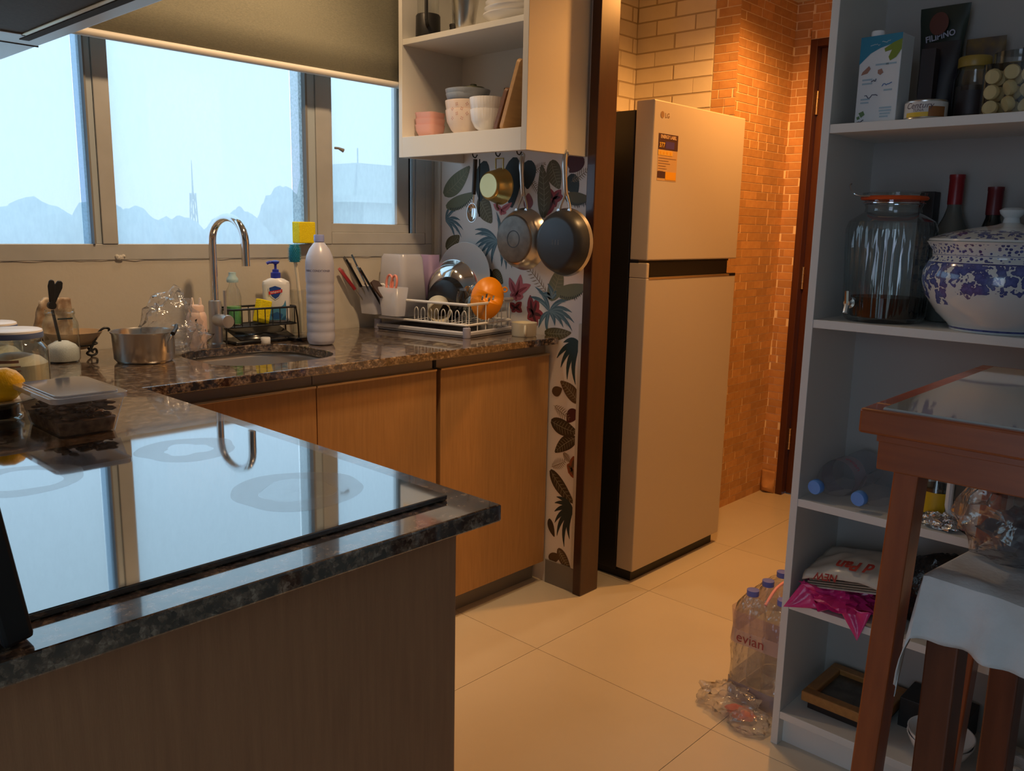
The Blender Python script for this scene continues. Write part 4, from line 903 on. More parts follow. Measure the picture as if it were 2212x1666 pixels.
lettering('Safeguard', 0.0085, MAT['ceramic'], sp_, face_mtx((0.001,-0.0264,0.0975), (1,0,0.19), (-0.19,0,1)), shear=0.2)
gb = thing('dish_soap_bottle', 'clear bottle of green dish soap with pale cap in the caddy', 'bottle', (1.318, 2.415, 0.9535))
B().lathe([(0,0),(0.022,0),(0.024,0.003),(0.024,0.085),(0.020,0.105),(0.011,0.122),(0.010,0.132)], 28).obj('bottle_body', MAT['glass'], gb)
B().lathe([(0,0.003),(0.022,0.003),(0.022,0.056),(0,0.056)], 26).obj('green_soap', M_('green_soap', srgb(110,190,120), 0.2), gb)
B().lathe([(0.017,0.130),(0.018,0.136),(0.017,0.142),(0.011,0.150),(0.011,0.160),(0,0.161)], 20).obj('cap', flat('cap_aqua', 170, 200, 206, 0.3), gb)
def sponge(label, loc, rot, dims):
    t = thing('sponge', label, 'sponge', loc); t.rotation_euler = rot
    x, y, z = dims
    bx(-x/2,-y/2,0,x/2,y/2,z).obj('foam', M_('yellow_foam', srgb(250,230,16), 0.85, noise=(200, srgb(232,206,10), (1,1,1), 0.6), bump=(350,0.4)), t, smooth=False, bevel=0.003)
    return t
sponge('yellow sponge tilted in the wire caddy beside the hand soap', (1.392, 2.385, 0.957), (0.0, math.radians(14), math.radians(12)), (0.046, 0.026, 0.072))
s2 = sponge('yellow sponge stuck to the window glass above the brush', (1.618, 2.478, 1.2005), (0, 0, math.radians(4)), (0.066, 0.040, 0.070))
brg = thing('brush_cup', 'clear glass holding the dish brush beside the caddy', 'glass', (1.560, 2.42, ZT))
B().lathe([(0,0.004),(0.025,0.004),(0.026,0.0),(0.029,0.006),(0.033,0.150),(0.0315,0.150),(0.027,0.008),(0,0.008)], 28).obj('glass_wall', MAT['glass'], brg)
brush = thing('dish_brush', 'teal bristle dish brush with cream handle standing in the glass', 'brush', (1.560, 2.42, 0.912))
B().tube([(0.004,0.0,0.0),(0.0,0.0,0.09),(-0.012,-0.004,0.19),(-0.020,-0.006,0.235)], [0.006,0.006,0.0055,0.006], 10).obj('handle', MAT['creamc'], brush)
hd = B().lathe([(0,0),(0.014,0.002),(0.017,0.010),(0.017,0.045),(0.013,0.056),(0,0.060)], 20, Matrix.Translation((-0.022,-0.007,0.228)))
hd.obj('head', flat('teal_rubber', 20, 120, 150, 0.5), brush)
bb = B()
for iz in range(11):
    z = 0.004+iz*0.0052; rr = 0.0165 if 0 < iz < 9 else 0.013
    for ia in range(18):
        a = 2*PI*(ia+0.5*(iz % 2))/18; d = Vector((math.cos(a), math.sin(a), 0.15*(iz-5)/5)).normalized(); p = Vector((-0.022,-0.007,0.228+z)) + Vector((math.cos(a)*rr*0.9, math.sin(a)*rr*0.9, 0))
        bb.tube([p, p+d*0.0065], [0.0013, 0.0007], 4)
stuff(bb.obj('bristles', flat('teal_bristle', 30, 150, 180, 0.5), brush))

cd = thing('fabric_conditioner', 'tall lavender white fabric conditioner bottle beside the sink', 'bottle', (1.492, 2.205, ZT))
prof = [(0,0.004),(0.030,0.0),(0.037,0.003),(0.041,0.012)]
for k in range(6):
    z0 = 0.014+k*0.029; prof += [(0.0415,z0),(0.0422,z0+0.008),(0.0422,z0+0.020),(0.0408,z0+0.0265)]
prof += [(0.0425,0.192),(0.043,0.200),(0.043,0.236),(0.0425,0.252),(0.039,0.270),(0.030,0.290),(0.018,0.306),(0.0135,0.311),(0.0135,0.316)]
B().lathe(prof, 40).obj('bottle_body', M_('lavender_plastic', (0.52,0.54,0.68), 0.28, sss=0.0, spec=0.6), cd)
B().lathe([(0.0145,0.312),(0.0155,0.313),(0.0155,0.330),(0.0145,0.333),(0,0.333)], 24).obj('cap', flat('cap_periwinkle', 150, 164, 226, 0.35), cd)
CT = flat('print_indigo', 96, 96, 130)
dirv = (-0.72, -0.69, 0); rgt = (0.69, -0.72, 0)
lettering('FABRIC CONDITIONER', 0.0085, CT, cd, face_mtx((dirv[0]*0.0432, dirv[1]*0.0432, 0.226), rgt, (0,0,1)), wrap=0.0432, bold=0.0002, sx=0.95)

cp = thing('bottle_stopper', 'small white bottle stopper lying behind the sink', 'stopper', (1.376, 2.333, ZT))
B().lathe([(0,0.0),(0.0145,0.0),(0.015,0.001),(0.015,0.015),(0.0135,0.0175),(0,0.0175)], 22).obj('cap_body', MAT['ceramic'], cp)
btray = thing('black_scraper', 'flat black plastic scraper lying beside the conditioner bottle', 'scraper', (1.485, 2.315, ZT))
B().prism(rrect(-0.028,-0.022,0.026,0.030,0.008,4), 0.0005, 0.012).obj('scraper_plate', MAT['blackg'], btray, bevel=0.002)

# ------------------------------------------------------------------ dish rack and its load
ra = math.radians(9); RO = Vector((1.945, 2.03, 0)); RU = Vector((math.cos(ra), math.sin(ra), 0)); RV = Vector((-math.sin(ra), math.cos(ra), 0))
def RK(s_, t_, z): return RO + RU*s_ + RV*t_ + Vector((0, 0, z))
rack = thing('dish_rack', 'white wire dish rack on a grey drip tray in the corner', 'dish rack', (1.945, 2.03, ZT), ra)
RW, RL = 0.262, 0.400
WW = M_('white_wire', (0.70,0.69,0.68), 0.35); GT = M_('grey_tray', (0.42,0.42,0.46), 0.35)
tr = B().prism(rrect(-0.006,-0.006,RW+0.004,RL+0.012,0.02,4), 0.001, 0.006); tr.obj('drip_tray', GT, rack, bevel=0.001)
B().tube([(x,y,0.014) for x,y in rrect(-0.006,-0.006,RW+0.004,RL+0.012,0.02,4)], 0.0075, 6, True).obj('tray_lip', GT, rack)
bx(0.01,0.01,0.0065,RW-0.01,RL-0.01,0.016).obj('dark_mat', MAT['blackg'], rack)
B().tube([(x,y,0.042) for x,y in rrect(0,0,RW,RL,0.012,4)], 0.0042, 8, True).obj('lower_rail', WW, rack)
upr = [(0.0,0.0,0.110),(0.0,0.28,0.110),(0.0,0.30,0.116),(0.0,0.352,0.152),(0.0,0.372,0.156),(0.0,RL,0.156),(RW,RL,0.156),(RW,0.372,0.156),(RW,0.30,0.116),(RW,0.28,0.110),(RW,0.0,0.110)]
B().tube(upr, 0.0048, 8, True).obj('upper_rail', WW, rack)
B().tube([(0.16,0.0,0.116),(RW+0.002,0.0,0.116)], 0.0075, 8).obj('rail_grip', GT, rack)
def loopwire(x, y, h, wd): return smoothpath([(x,y,0.042),(x,y,0.042+h*0.75),(x,y+wd*0.5,0.042+h),(x,y+wd,0.042+h*0.75),(x,y+wd,0.042)], 4)
for k in range(8): B().tube(loopwire(0.022, 0.02+k*0.030, 0.045, 0.016), 0.0017, 5).obj('loop_wire', WW, rack)
for k in range(8): B().tube(loopwire(0.150, 0.02+k*0.030, 0.045, 0.016), 0.0017, 5).obj('loop_wire', WW, rack)
for k in range(6): B().tube([(0.012+k*0.047,0,0.010),(0.012+k*0.047,0,0.110)], 0.0018, 5).obj('upright_wire', WW, rack)
for k in range(9): B().tube([(RW,0.02+k*0.045,0.042),(RW,0.02+k*0.045,0.112 if k < 7 else 0.156)], 0.0018, 5).obj('upright_wire', WW, rack)
for k in range(10): B().tube([(0,0.015+k*0.041,0.040),(RW,0.015+k*0.041,0.040)], 0.0018, 5).obj('floor_wire', WW, rack)
B().tube(smoothpath([(0.115,-0.004,0.045),(0.118,-0.008,0.062),(0.185,-0.012,0.112),(0.192,-0.012,0.106),(0.128,-0.010,0.086)], 5), 0.0022, 6).obj('cup_hanger', WW, rack)
for x, y in ((0.0,0.0),(RW,0.0),(0.0,RL),(RW,RL)): B().lathe([(0,0.0005),(0.013,0.0005),(0.014,0.004),(0.013,0.034),(0,0.036)], 16, Matrix.Translation((x,y,0))).obj('foot', flat('foot_grey', 150, 150, 172, 0.35), rack)

ch = thing('cutlery_holder', 'two-cell milky plastic cutlery holder hung on the dish rack', 'cutlery holder', (1.872, 2.378, 0.955), math.radians(8))
for y0, y1 in ((-0.095, 0.004), (0.008, 0.102)):
    b = B(); ra_ = rrect(-0.024, y0+0.010, 0.024, y1-0.010, 0.012, 4); rb_ = rrect(-0.032, y0, 0.032, y1, 0.014, 4); n = len(ra_)
    b.v = [Vector((x,y,0)) for x,y in ra_]+[Vector((x,y,0.098)) for x,y in rb_]; b.f = [tuple(range(n))]+[(i,(i+1)%n,n+(i+1)%n,n+i) for i in range(n)]
    b.obj('cell', MAT['frost'], ch, thick=0.0015)
def utensil(name, label, cat, base, tip, parts):
    t = thing(name, label, cat, base); d = Vector(tip)-Vector(base); q = d.to_track_quat('Z', 'Y'); t.rotation_euler = q.to_euler()
    L_ = d.length
    for nm, fn, m in parts: fn(L_).obj(nm, m, t)
    return t
def flat_handle(w, t0, a, b_):
    return lambda L: B().prism([(-w*0.35,0),(w*0.35,0),(w*0.5,(b_-a)*L*0.55),(w*0.42,(b_-a)*L*0.9),(0,(b_-a)*L),(-w*0.42,(b_-a)*L*0.9),(-w*0.5,(b_-a)*L*0.55)], -t0, t0, Matrix.Translation((0,0,a*L)) @ Matrix.Rotation(PI/2, 4, 'X') @ Matrix.Scale(1, 4))
def rod(r, a, b_): return lambda L: B().tube([(0,0,a*L),(0,0,b_*L)], r, 8)
RED = flat('red_handle', 150, 34, 44, 0.4)
utensil('spatula', 'black spatula leaning furthest left in the cutlery holder', 'utensil', (1.868, 2.425, 0.965), (1.765, 2.462, 1.155), [('shaft', rod(0.003, 0, 0.6), MAT['steel']), ('handle', flat_handle(0.026, 0.004, 0.45, 1.0), MAT['blackg'])])
utensil('peeler', 'red handled knife leaning in the cutlery holder', 'utensil', (1.862, 2.44, 0.965), (1.755, 2.478, 1.115), [('blade', rod(0.003, 0, 0.6), MAT['steel']), ('handle', flat_handle(0.016, 0.005, 0.5, 1.0), RED)])
utensil('ladle_handle', 'steel ladle with perforated end standing in the cutlery holder', 'utensil', (1.874, 2.41, 0.965), (1.80, 2.468, 1.168), [('shaft', flat_handle(0.014, 0.002, 0.0, 0.8), MAT['chrome']), ('end_loop', flat_handle(0.026, 0.003, 0.70, 1.0), MAT['chrome'])])
utensil('black_spoon', 'black serving spoon with broad bowl in the cutlery holder', 'utensil', (1.872, 2.37, 0.965), (1.80, 2.42, 1.118), [('shaft', rod(0.004, 0, 0.6), MAT['blackg']), ('spoon_bowl', flat_handle(0.050, 0.004, 0.45, 1.0), MAT['blackg'])])
utensil('steel_spoon', 'steel spoon resting against the black serving spoon', 'utensil', (1.866, 2.40, 0.965), (1.80, 2.438, 1.125), [('shaft', rod(0.003, 0, 0.7), MAT['chrome']), ('spoon_bowl', flat_handle(0.034, 0.003, 0.62, 1.0), MAT['chrome'])])
utensil('slotted_turner', 'smoky brown slotted turner lying across the cutlery holder rim', 'utensil', (1.868, 2.32, 0.97), (1.842, 2.398, 1.075), [('shaft', rod(0.004, 0, 0.6), flat('smoky_brown', 64, 44, 34, 0.25)), ('turner_blade', flat_handle(0.055, 0.003, 0.45, 1.0), MAT['smoky_brown'])])
scs = thing('pink_scissors', 'pink handled scissors standing in the cutlery holder', 'scissors', (1.866, 2.315, 0.97))
SCM = flat('salmon_plastic', 226, 140, 122, 0.4)
for k, (yy, xx) in enumerate(((0.022, 0.0), (-0.008, -0.006))):
    B().tube([(xx+0.004*math.sin(a), yy+0.017*math.cos(a), 0.095+0.030*math.sin(a)-0.006*math.cos(a)*(1 if k else -1)) for a in [2*PI*i/20 for i in range(20)]], 0.0042, 7, True).obj('finger_ring', SCM, scs)
    B().tube([(xx, yy*0.6, 0.070),(xx, yy*0.1, 0.03),(xx, -yy*0.2, 0.0)], 0.004, 6).obj('blade', MAT['steel'], scs)

# milky lidded box upside down on the rack
mb = thing('milky_box', 'milky lilac plastic food box upended behind the cutlery holder', 'box', (1.978, 2.405, 0.946), math.radians(6))
b = B(); ra_ = rrect(-0.066,-0.074,0.066,0.074,0.02,4); rb_ = rrect(-0.056,-0.060,0.056,0.060,0.022,4); n = len(ra_)
b.v = [Vector((x,y,0)) for x,y in ra_]+[Vector((x,y,0.205)) for x,y in rb_]+[Vector((x*0.9,y*0.9,0.218)) for x,y in rb_]
b.f = [(k*n+i,k*n+(i+1)%n,(k+1)*n+(i+1)%n,(k+1)*n+i) for k in range(2) for i in range(n)]+[tuple(range(2*n,3*n))]
b.obj('box_shell', MAT['frost'], mb, thick=0.0015)
b2 = thing('lilac_box', 'lilac plastic box standing behind the milky box', 'box', (2.098, 2.42, 0.946), math.radians(6))
b = B(); ra_ = rrect(-0.032,-0.062,0.032,0.062,0.012,4); rb_ = rrect(-0.028,-0.054,0.028,0.054,0.012,4)
b.v = [Vector((x,y,0)) for x,y in ra_]+[Vector((x,y,0.215)) for x,y in rb_]; b.f = [(i,(i+1)%n,n+(i+1)%n,n+i) for i in range(n)]+[tuple(range(n,2*n))]
b.obj('box_shell', MAT['frostv'], b2, thick=0.0015)

def upright(name, label, cat, ctr, prof, m, tilt=0.0, yaw=0.0, part='body', extra=None, n=48):
    """a dish on edge: profile axis turned to face -x, then tilted back and yawed"""
    t = thing(name, label, cat, ctr); t.rotation_euler = (Matrix.Rotation(yaw, 4, 'Z') @ Matrix.Rotation(-PI/2+tilt, 4, 'Y')).to_euler()
    o = B().lathe(prof, n).obj(part, m, t)
    if extra: extra(t, o)
    return t
plate_prof = lambda r: [(0,0),(r*0.55,0),(r*0.62,0.004),(r,0.016),(r+0.001,0.018),(r-0.001,0.019),(r*0.6,0.008),(0,0.005)]
upright('dinner_plate', 'large white dinner plate standing upright against the papered wall', 'plate', (2.196, 2.30, 1.082), plate_prof(0.126), MAT['ceramic'], 0.10, 0.12)
def pinkrim(t, o):
    B().lathe([(0.066,0.0178),(0.073,0.0200),(0.0735,0.0195),(0.067,0.0170)], 40).obj('pink_rim', flat('pink_glaze', 226, 150, 156), o)
    for k in range(5): 
        a = 2.2+k*0.5; B().lathe([(0,0.0125),(0.007,0.0127),(0,0.0129)], 8, Matrix.Translation((0.05*math.cos(a), 0.05*math.sin(a), 0.0))).obj('flower_spot', flat('plum_print', 150, 96, 104), o)
upright('side_plate', 'small pink-rimmed flowered plate in front of the large white plate', 'plate', (2.160, 2.262, 1.045), plate_prof(0.072), MAT['ceramic'], 0.12, 0.10, extra=pinkrim)
bowlp = [(0,0.0),(0.05,0.002),(0.085,0.024),(0.100,0.052),(0.104,0.054),(0.104,0.056),(0.099,0.055),(0.083,0.027),(0.048,0.005),(0,0.003)]
upright('steel_bowl', 'shiny steel mixing bowl tipped on its side in the rack', 'bowl', (2.100, 2.272, 1.045), [(r_, 0.056-z) for r_, z in bowlp], MAT['chrome'], 0.15, 0.22)
upright('black_pan_lid', 'black round pan standing on edge behind the cream mug', 'pan', (2.035, 2.228, 1.012), [(0,0.022),(0.055,0.022),(0.062,0.018),(0.076,0.0),(0.079,0.0),(0.066,0.024),(0.055,0.026),(0,0.026)], MAT['blackg'], 0.10, 0.25)
def mugh(t, o): B().tube(smoothpath([(0.036,0,0.018),(0.058,0,0.022),(0.062,0,0.040),(0.056,0,0.056),(0.036,0,0.058)], 5), 0.0045, 8).obj('handle', MAT['creamc'], t)
mg = thing('cream_mug', 'cream mug lying on its side in the front of the rack', 'mug', (2.000, 2.235, 0.992)); mg.rotation_euler = Vector((-0.55, -0.72, -0.30)).to_track_quat('Z', 'Y').to_euler()
B().lathe([(0,0),(0.036,0),(0.039,0.004),(0.040,0.062),(0.0405,0.064),(0.037,0.064),(0.036,0.008),(0,0.006)], 36).obj('mug_body', MAT['creamc'], mg)
for lab_, p_, r_ in (('clear glass bowl upside down beside the orange colander', RK(0.115, 0.055, 0.952), 0.043), ('second clear glass bowl behind the first one in the rack', RK(0.185, 0.09, 0.985), 0.046), ('small clear tumbler upside down between mug and glass bowl', RK(0.135, 0.125, 0.965), 0.028)):
    t = thing('glass_bowl', lab_, 'glass', p_); t.rotation_euler = (0.25, -0.2, 0)
    B().lathe([(r_*0.98,0),(r_,0.02),(r_*0.95,0.05),(r_*0.75,0.074),(r_*0.45,0.086),(r_*0.45,0.09),(0,0.09)], 32).obj('glass_wall', MAT['glassg'], t)
oc = thing('orange_colander', 'orange slotted plastic draining scoop standing at the rack end', 'colander', (2.040, 2.055, 0.955)); oc.rotation_euler = (math.radians(-8), math.radians(14), math.radians(-40))
OR = flat('orange_plastic', 236, 142, 6, 0.35)
pts = [(0.056*math.cos(a), 0.074+0.074*math.sin(a)) for a in [2*PI*k/36 for k in range(36)]]
slots = [(-0.016+0.012*k, 0.070+0.010*(k % 2)) for k in range(4)]
ocb = B(); loops = [[Vector((x,y,0)) for x,y in pts]]
for sx, sy in slots: loops.append([Vector((sx-0.003,sy-0.008,0)),Vector((sx-0.003,sy+0.008,0)),Vector((sx+0.003,sy+0.010,0)),Vector((sx+0.003,sy-0.006,0))])
tris = geometry.tessellate_polygon(loops); av = [p for l in loops for p in l]
ocb.v = [Vector((p.x, 0.0, p.y)) for p in av]; ocb.f = [tuple(t_) for t_ in tris]
ocb.obj('scoop_disc', OR, oc, thick=0.003)
B().tube([(0.052+0.008*math.cos(a), 0, 0.118+0.008*math.sin(a)) for a in [2*PI*k/14 for k in range(14)]], 0.0028, 6, True).obj('hanging_loop', OR, oc)
ct = thing('cream_cup', 'small cream cup standing on the worktop at the rack corner', 'cup', (2.146, 1.955, ZT))
B().lathe([(0,0),(0.040,0),(0.043,0.004),(0.044,0.046),(0.0445,0.047),(0.0415,0.047),(0.0405,0.008),(0,0.006)], 36).obj('cup_body', MAT['creamc'], ct)
B().tube(smoothpath([(-0.030,-0.032,0.038),(-0.048,-0.048,0.036),(-0.050,-0.050,0.014),(-0.030,-0.032,0.010)], 5), 0.0042, 8).obj('handle', MAT['creamc'], ct)

# ------------------------------------------------------------------ pans and tools on the hooks
HM = Matrix(((0,0,1,0),(0,-1,0,0),(1,0,0,0),(0,0,0,1)))     # local z -> +x, local x -> up
def hang(name, label, cat, ctr, roll=0.0):
    t = thing(name, label, cat, ctr); t.rotation_euler = (Matrix.Rotation(roll, 4, 'X') @ HM).to_euler(); return t
def fork_handle(t, r_, z, top, m, spread=0.022):
    for s_ in (-1, 1): B().tube([(r_-0.006, s_*spread, z-0.004),(r_+0.012, s_*spread*0.85, z-0.002),(r_+0.045, s_*0.004, z)], [0.0042,0.0038,0.0045], 8).obj('handle_fork', m, t)
    B().tube(smoothpath([(r_+0.042,0,z),(r_+0.075,0,z-0.006),(top-0.04,0,z-0.012),(top-0.012,0,z-0.008)], 5), [0.006]+[0.0075]*8+[0.009]*7, 12).obj('handle', m, t)
    B().tube([(top-0.010+0.009*math.cos(a), 0.007*math.sin(a), z-0.008) for a in [2*PI*k/14 for k in range(14)]], 0.004, 7, True).obj('hanging_eye', m, t)
    for s_ in (-1, 1): B().lathe([(0,-.003),(.006,-.003),(.005,.003),(0,.004)], 10, Matrix.Translation((r_-0.004, s_*spread, z-0.008))).obj('rivet', MAT['steel'], t)
p1 = hang('steel_frying_pan', 'steel frying pan with worn dark base hanging left of the black pan', 'pan', (2.100, 1.972, 1.228))
B().lathe([(0,0),(0.074,0),(0.078,0.002),(0.080,0.006)], 48).obj('pan_base', MAT['panbase'], p1)
B().lathe([(0.026,-0.0006),(0.0275,-0.0008),(0.029,-0.0006)], 40).obj('base_ring', MAT['darkpan'], p1)
B().lathe([(0.080,0.005),(0.086,0.010),(0.097,0.030),(0.101,0.050),(0.104,0.053),(0.1045,0.055),(0.100,0.053),(0.094,0.032),(0.083,0.013),(0,0.009)], 48).obj('pan_wall', MAT['steel'], p1)
fork_handle(p1, 0.100, 0.045, 0.282, MAT['steel'])
p2 = hang('black_frying_pan', 'black non-stick frying pan hanging nearest the door frame', 'pan', (2.078, 1.768, 1.2225))
B().lathe([(0,0),(0.072,0),(0.078,0.001),(0.086,0.006),(0.097,0.022),(0.1035,0.040),(0.105,0.044)], 48).obj('pan_base', MAT['darkpan'], p2)
B().lathe([(0.105,0.043),(0.1075,0.050),(0.109,0.054),(0.106,0.055),(0.100,0.046),(0.082,0.010),(0,0.006)], 48).obj('pan_rim', MAT['steel'], p2)
for q in (-0.012, 0.0, 0.012): bx(-0.008, q-0.001, -0.0006, 0.008, q+0.001, 0.0002).obj('base_mark', MAT['panbase'], p2, smooth=False)
fork_handle(p2, 0.104, 0.046, 0.286, MAT['steel'])
bp = hang('brass_pot', 'small brass pot hanging by its side loop under the cabinet', 'pot', (2.102, 2.096, 1.405), 0.06)
B().lathe([(0,0),(0.040,0),(0.0455,0.003),(0.049,0.010),(0.060,0.055),(0.0625,0.058),(0.0625,0.060),(0.0595,0.059),(0.0475,0.011),(0.04,0.004),(0,0.003)], 44).obj('pot_wall', MAT['brass'], bp)
B().lathe([(0,-0.0004),(0.040,-0.0004)], 44).obj('pot_base', M_('brushed_brass', (0.72,0.60,0.30), 0.28, metal=1.0), bp)
B().tube([(0.058,-0.018,0.050),(0.092,-0.020,0.050),(0.094,0.016,0.050),(0.058,0.018,0.050)], 0.0028, 7).obj('loop_handle', MAT['brass'], bp)
B().tube([(-0.058,-0.006,0.052),(-0.070,-0.004,0.052),(-0.078,0.004,0.052)], 0.004, 7).obj('lug', MAT['boardd'], bp)
sk = thing('skimmer', 'small black handled skimmer spoon hanging nearest the window', 'utensil', (2.128, 2.187, 1.497))
B().tube([(0,0,0.0),(-0.002,0.004,-0.12)], 0.0075, 10).obj('handle', M_('dark_walnut', (0.05,0.035,0.03), 0.4), sk)
B().tube([(-0.002,0.004,-0.12),(-0.004,0.005,-0.155)], 0.003, 8).obj('neck', MAT['chrome'], sk)
sm_ = Matrix.Translation((-0.006,-0.003,-0.185)) @ Matrix.Rotation(-PI/2+0.2, 4, 'Y') @ Matrix.Rotation(0.35, 4, 'Z')
B().lathe([(0,0.0),(0.012,0.001),(0.021,0.006),(0.025,0.012),(0.026,0.012)], 28, sm_, 1.35, 0.95).obj('spoon_bowl', MAT['chrome'], sk)
tc_ = thing('thin_skewer', 'thin black rod hanging beside the skimmer spoon', 'utensil', (2.130, 2.168, 1.497))
B().tube([(0,0,0),(0,0.0,-0.18),(-0.002,-0.004,-0.195),(-0.004,-0.008,-0.188)], 0.0024, 7).obj('rod', MAT['black'], tc_)

# ------------------------------------------------------------------ in the wall cabinet
Z1 = 1.5625; Z2 = 1.8795
def sqbowl(label, z):
    t = thing('square_bowl', label, 'bowl', (2.005, 2.285, z), math.radians(12), 'stack of pink square bowls')
    b = B(); n = 0
    rings = [(0.024,0.0),(0.030,0.004),(0.038,0.022),(0.0405,0.040),(0.041,0.042),(0.0385,0.042),(0.035,0.022),(0.026,0.006)]
    for r_, z_ in rings: b.v += [Vector((x, y, z_)) for x, y in rrect(-r_,-r_,r_,r_,r_*0.35,4)]
    n = len(b.v)//len(rings)
    b.f = [tuple(range(n))]+[(k*n+i,k*n+(i+1)%n,(k+1)*n+(i+1)%n,(k+1)*n+i) for k in range(len(rings)-1) for i in range(n)]+[tuple(range((len(rings)-1)*n,len(rings)*n))]
    b.obj('bowl_body', MAT['pinkc'], t)
sqbowl('bottom pink square bowl of the stack in the wall cabinet', Z1+0.0005); sqbowl('middle pink square bowl of the stack in the wall cabinet', Z1+0.0205); sqbowl('top pink square bowl of the stack in the wall cabinet', Z1+0.0405)
def rbowl(label, loc, r_, h, m, foot=0.45, ribs=0, deco=None, grp=None):
    t = thing('bowl', label, 'bowl', loc, 0, grp)
    prof = [(0,0.001),(r_*foot,0.0),(r_*foot,0.004),(r_*0.72,h*0.22),(r_*0.93,h*0.55),(r_,h*0.95),(r_,h),(r_-0.003,h),(r_*0.9,h*0.55),(r_*0.68,h*0.26),(r_*0.4,h*0.1),(0,h*0.09)]
    b = B().lathe(prof, 96 if ribs else 40)
    if ribs:
        for v in b.v:
            rr = math.hypot(v.x, v.y)
            if rr > r_*0.5: k = 1+0.012*math.cos(ribs*math.atan2(v.y, v.x)); v.x *= k; v.y *= k
    o = b.obj('bowl_body', m, t)
    if deco:
        for k in range(6):
            a = math.radians(-175+k*14); zc = h*(0.80 if k % 2 else 0.62)
            for j in range(4):
                aa = j*PI/2+k; q = [(a+0.05*math.cos(aa)+0.02*math.cos(aa+p), zc+0.004*math.sin(aa)+0.002*math.sin(aa+p)) for p in (0, 1.6, 3.1, 4.7)]
                B().add([((r_*0.985+0.0012)*math.cos(u), (r_*0.985+0.0012)*math.sin(u), z) for u, z in q], [(0,1,2,3)]).obj('blossom', deco, o, smooth=False)
    return t
BLS = flat('blossom_print', 176, 100, 96)
rbowl('lower cream blossom bowl at the bottom of the mixed stack', (2.035, 2.135, Z1), 0.071, 0.082, MAT['blossom'], 0.5, 0, BLS, 'mixed bowl stack'); rbowl('upper cream blossom bowl under the grey bowls', (2.035, 2.135, Z1+0.030), 0.072, 0.082, MAT['blossom'], 0.5, 0, BLS, 'mixed bowl stack')
rbowl('lower blue grey bowl resting on the blossom bowls', (2.035, 2.135, Z1+0.094), 0.070, 0.040, MAT['greyc'], 0.6, 0, None, 'mixed bowl stack'); rbowl('upper blue grey bowl on top of the mixed stack', (2.037, 2.133, Z1+0.108), 0.075, 0.040, MAT['greyc'], 0.6, 0, None, 'mixed bowl stack')
gl_ = thing('green_lid', 'dark green lid lying on the top grey bowl', 'lid', (2.055, 2.125, Z1+0.1485))
B().lathe([(0,0.0),(0.038,0.0),(0.040,0.004),(0.036,0.010),(0.012,0.014),(0.010,0.02),(0,0.021)], 30).obj('lid_body', flat('moss_green', 66, 70, 46, 0.5), gl_)
rbowl('lower white ribbed bowl beside the cutting boards', (1.995, 1.998, Z1), 0.055, 0.070, MAT['ceramic'], 0.42, 36, None, 'white ribbed bowls'); rbowl('upper white ribbed bowl beside the cutting boards', (1.993, 1.996, Z1+0.036), 0.057, 0.070, MAT['ceramic'], 0.42, 36, None, 'white ribbed bowls')
def board(label, loc, rx, w_, h, m):
    t = thing('cutting_board', label, 'board', loc); t.rotation_euler = (rx, 0, 0)
    B().prism(rrect(0,0,w_,h,0.012,4), 0.0, 0.016, Matrix(((1,0,0,0),(0,0,-1,0),(0,1,0,0),(0,0,0,1)))).obj('board_panel', m, t, bevel=0.002)
board('light bamboo cutting board leaning in the wall cabinet', (1.955, 1.908, Z1+0.003), math.radians(20), 0.20, 0.215, MAT['boardw'])
board('dark cutting board leaning behind the ribbed bowls', (1.965, 1.945, Z1+0.003), math.radians(22), 0.18, 0.135, MAT['boardd'])
fp = thing('coffee_press', 'glass coffee press with black base on the cabinet top shelf', 'coffee press', (1.995, 2.285, Z2))
B().lathe([(0,0),(0.041,0),(0.042,0.003),(0.041,0.075),(0.038,0.080),(0.030,0.080)], 32).obj('base_sleeve', MAT['black'], fp)
B().lathe([(0.036,0.078),(0.037,0.17),(0.035,0.17)], 32).obj('glass_beaker', MAT['glass'], fp)
B().tube([(-0.03,-0.03,0.15),(-0.06,-0.06,0.14),(-0.06,-0.06,0.05),(-0.03,-0.03,0.04)], 0.006, 8).obj('handle', MAT['black'], fp)
bc = thing('black_tin', 'small black tin behind the steel cup on the top shelf', 'tin', (2.03, 2.19, Z2))
B().lathe([(0,0),(0.018,0),(0.018,0.036),(0.019,0.037),(0.019,0.043),(0,0.044)], 20).obj('tin_body', MAT['black'], bc)
sc_ = thing('steel_cup', 'tapered steel cup on the cabinet top shelf', 'cup', (1.995, 2.105, Z2))
B().lathe(cup_profile(0.030, 0.046, 0.115), 36).obj('cup_body', MAT['steel'], sc_)
gg = thing('drinking_glass', 'tall clear glass at the back of the cabinet top shelf', 'glass', (2.09, 2.22, Z2))
B().lathe(cup_profile(0.030, 0.036, 0.13), 28).obj('glass_wall', MAT['glass'], gg)
for k in range(3):
    t = thing('white_plate', ('lowest', 'middle', 'uppermost')[k]+' white plate in the stack on the cabinet top shelf', 'plate', (2.045, 1.925, Z2+0.001+k*0.018), 0, 'white plate stack')
    B().lathe([(0,0),(0.055,0.0),(0.062,0.004),(0.105-k*0.004,0.030),(0.106-k*0.004,0.033),(0.103-k*0.004,0.033),(0.06,0.009),(0,0.006)], 44).obj('plate_body', MAT['ceramic'], t)
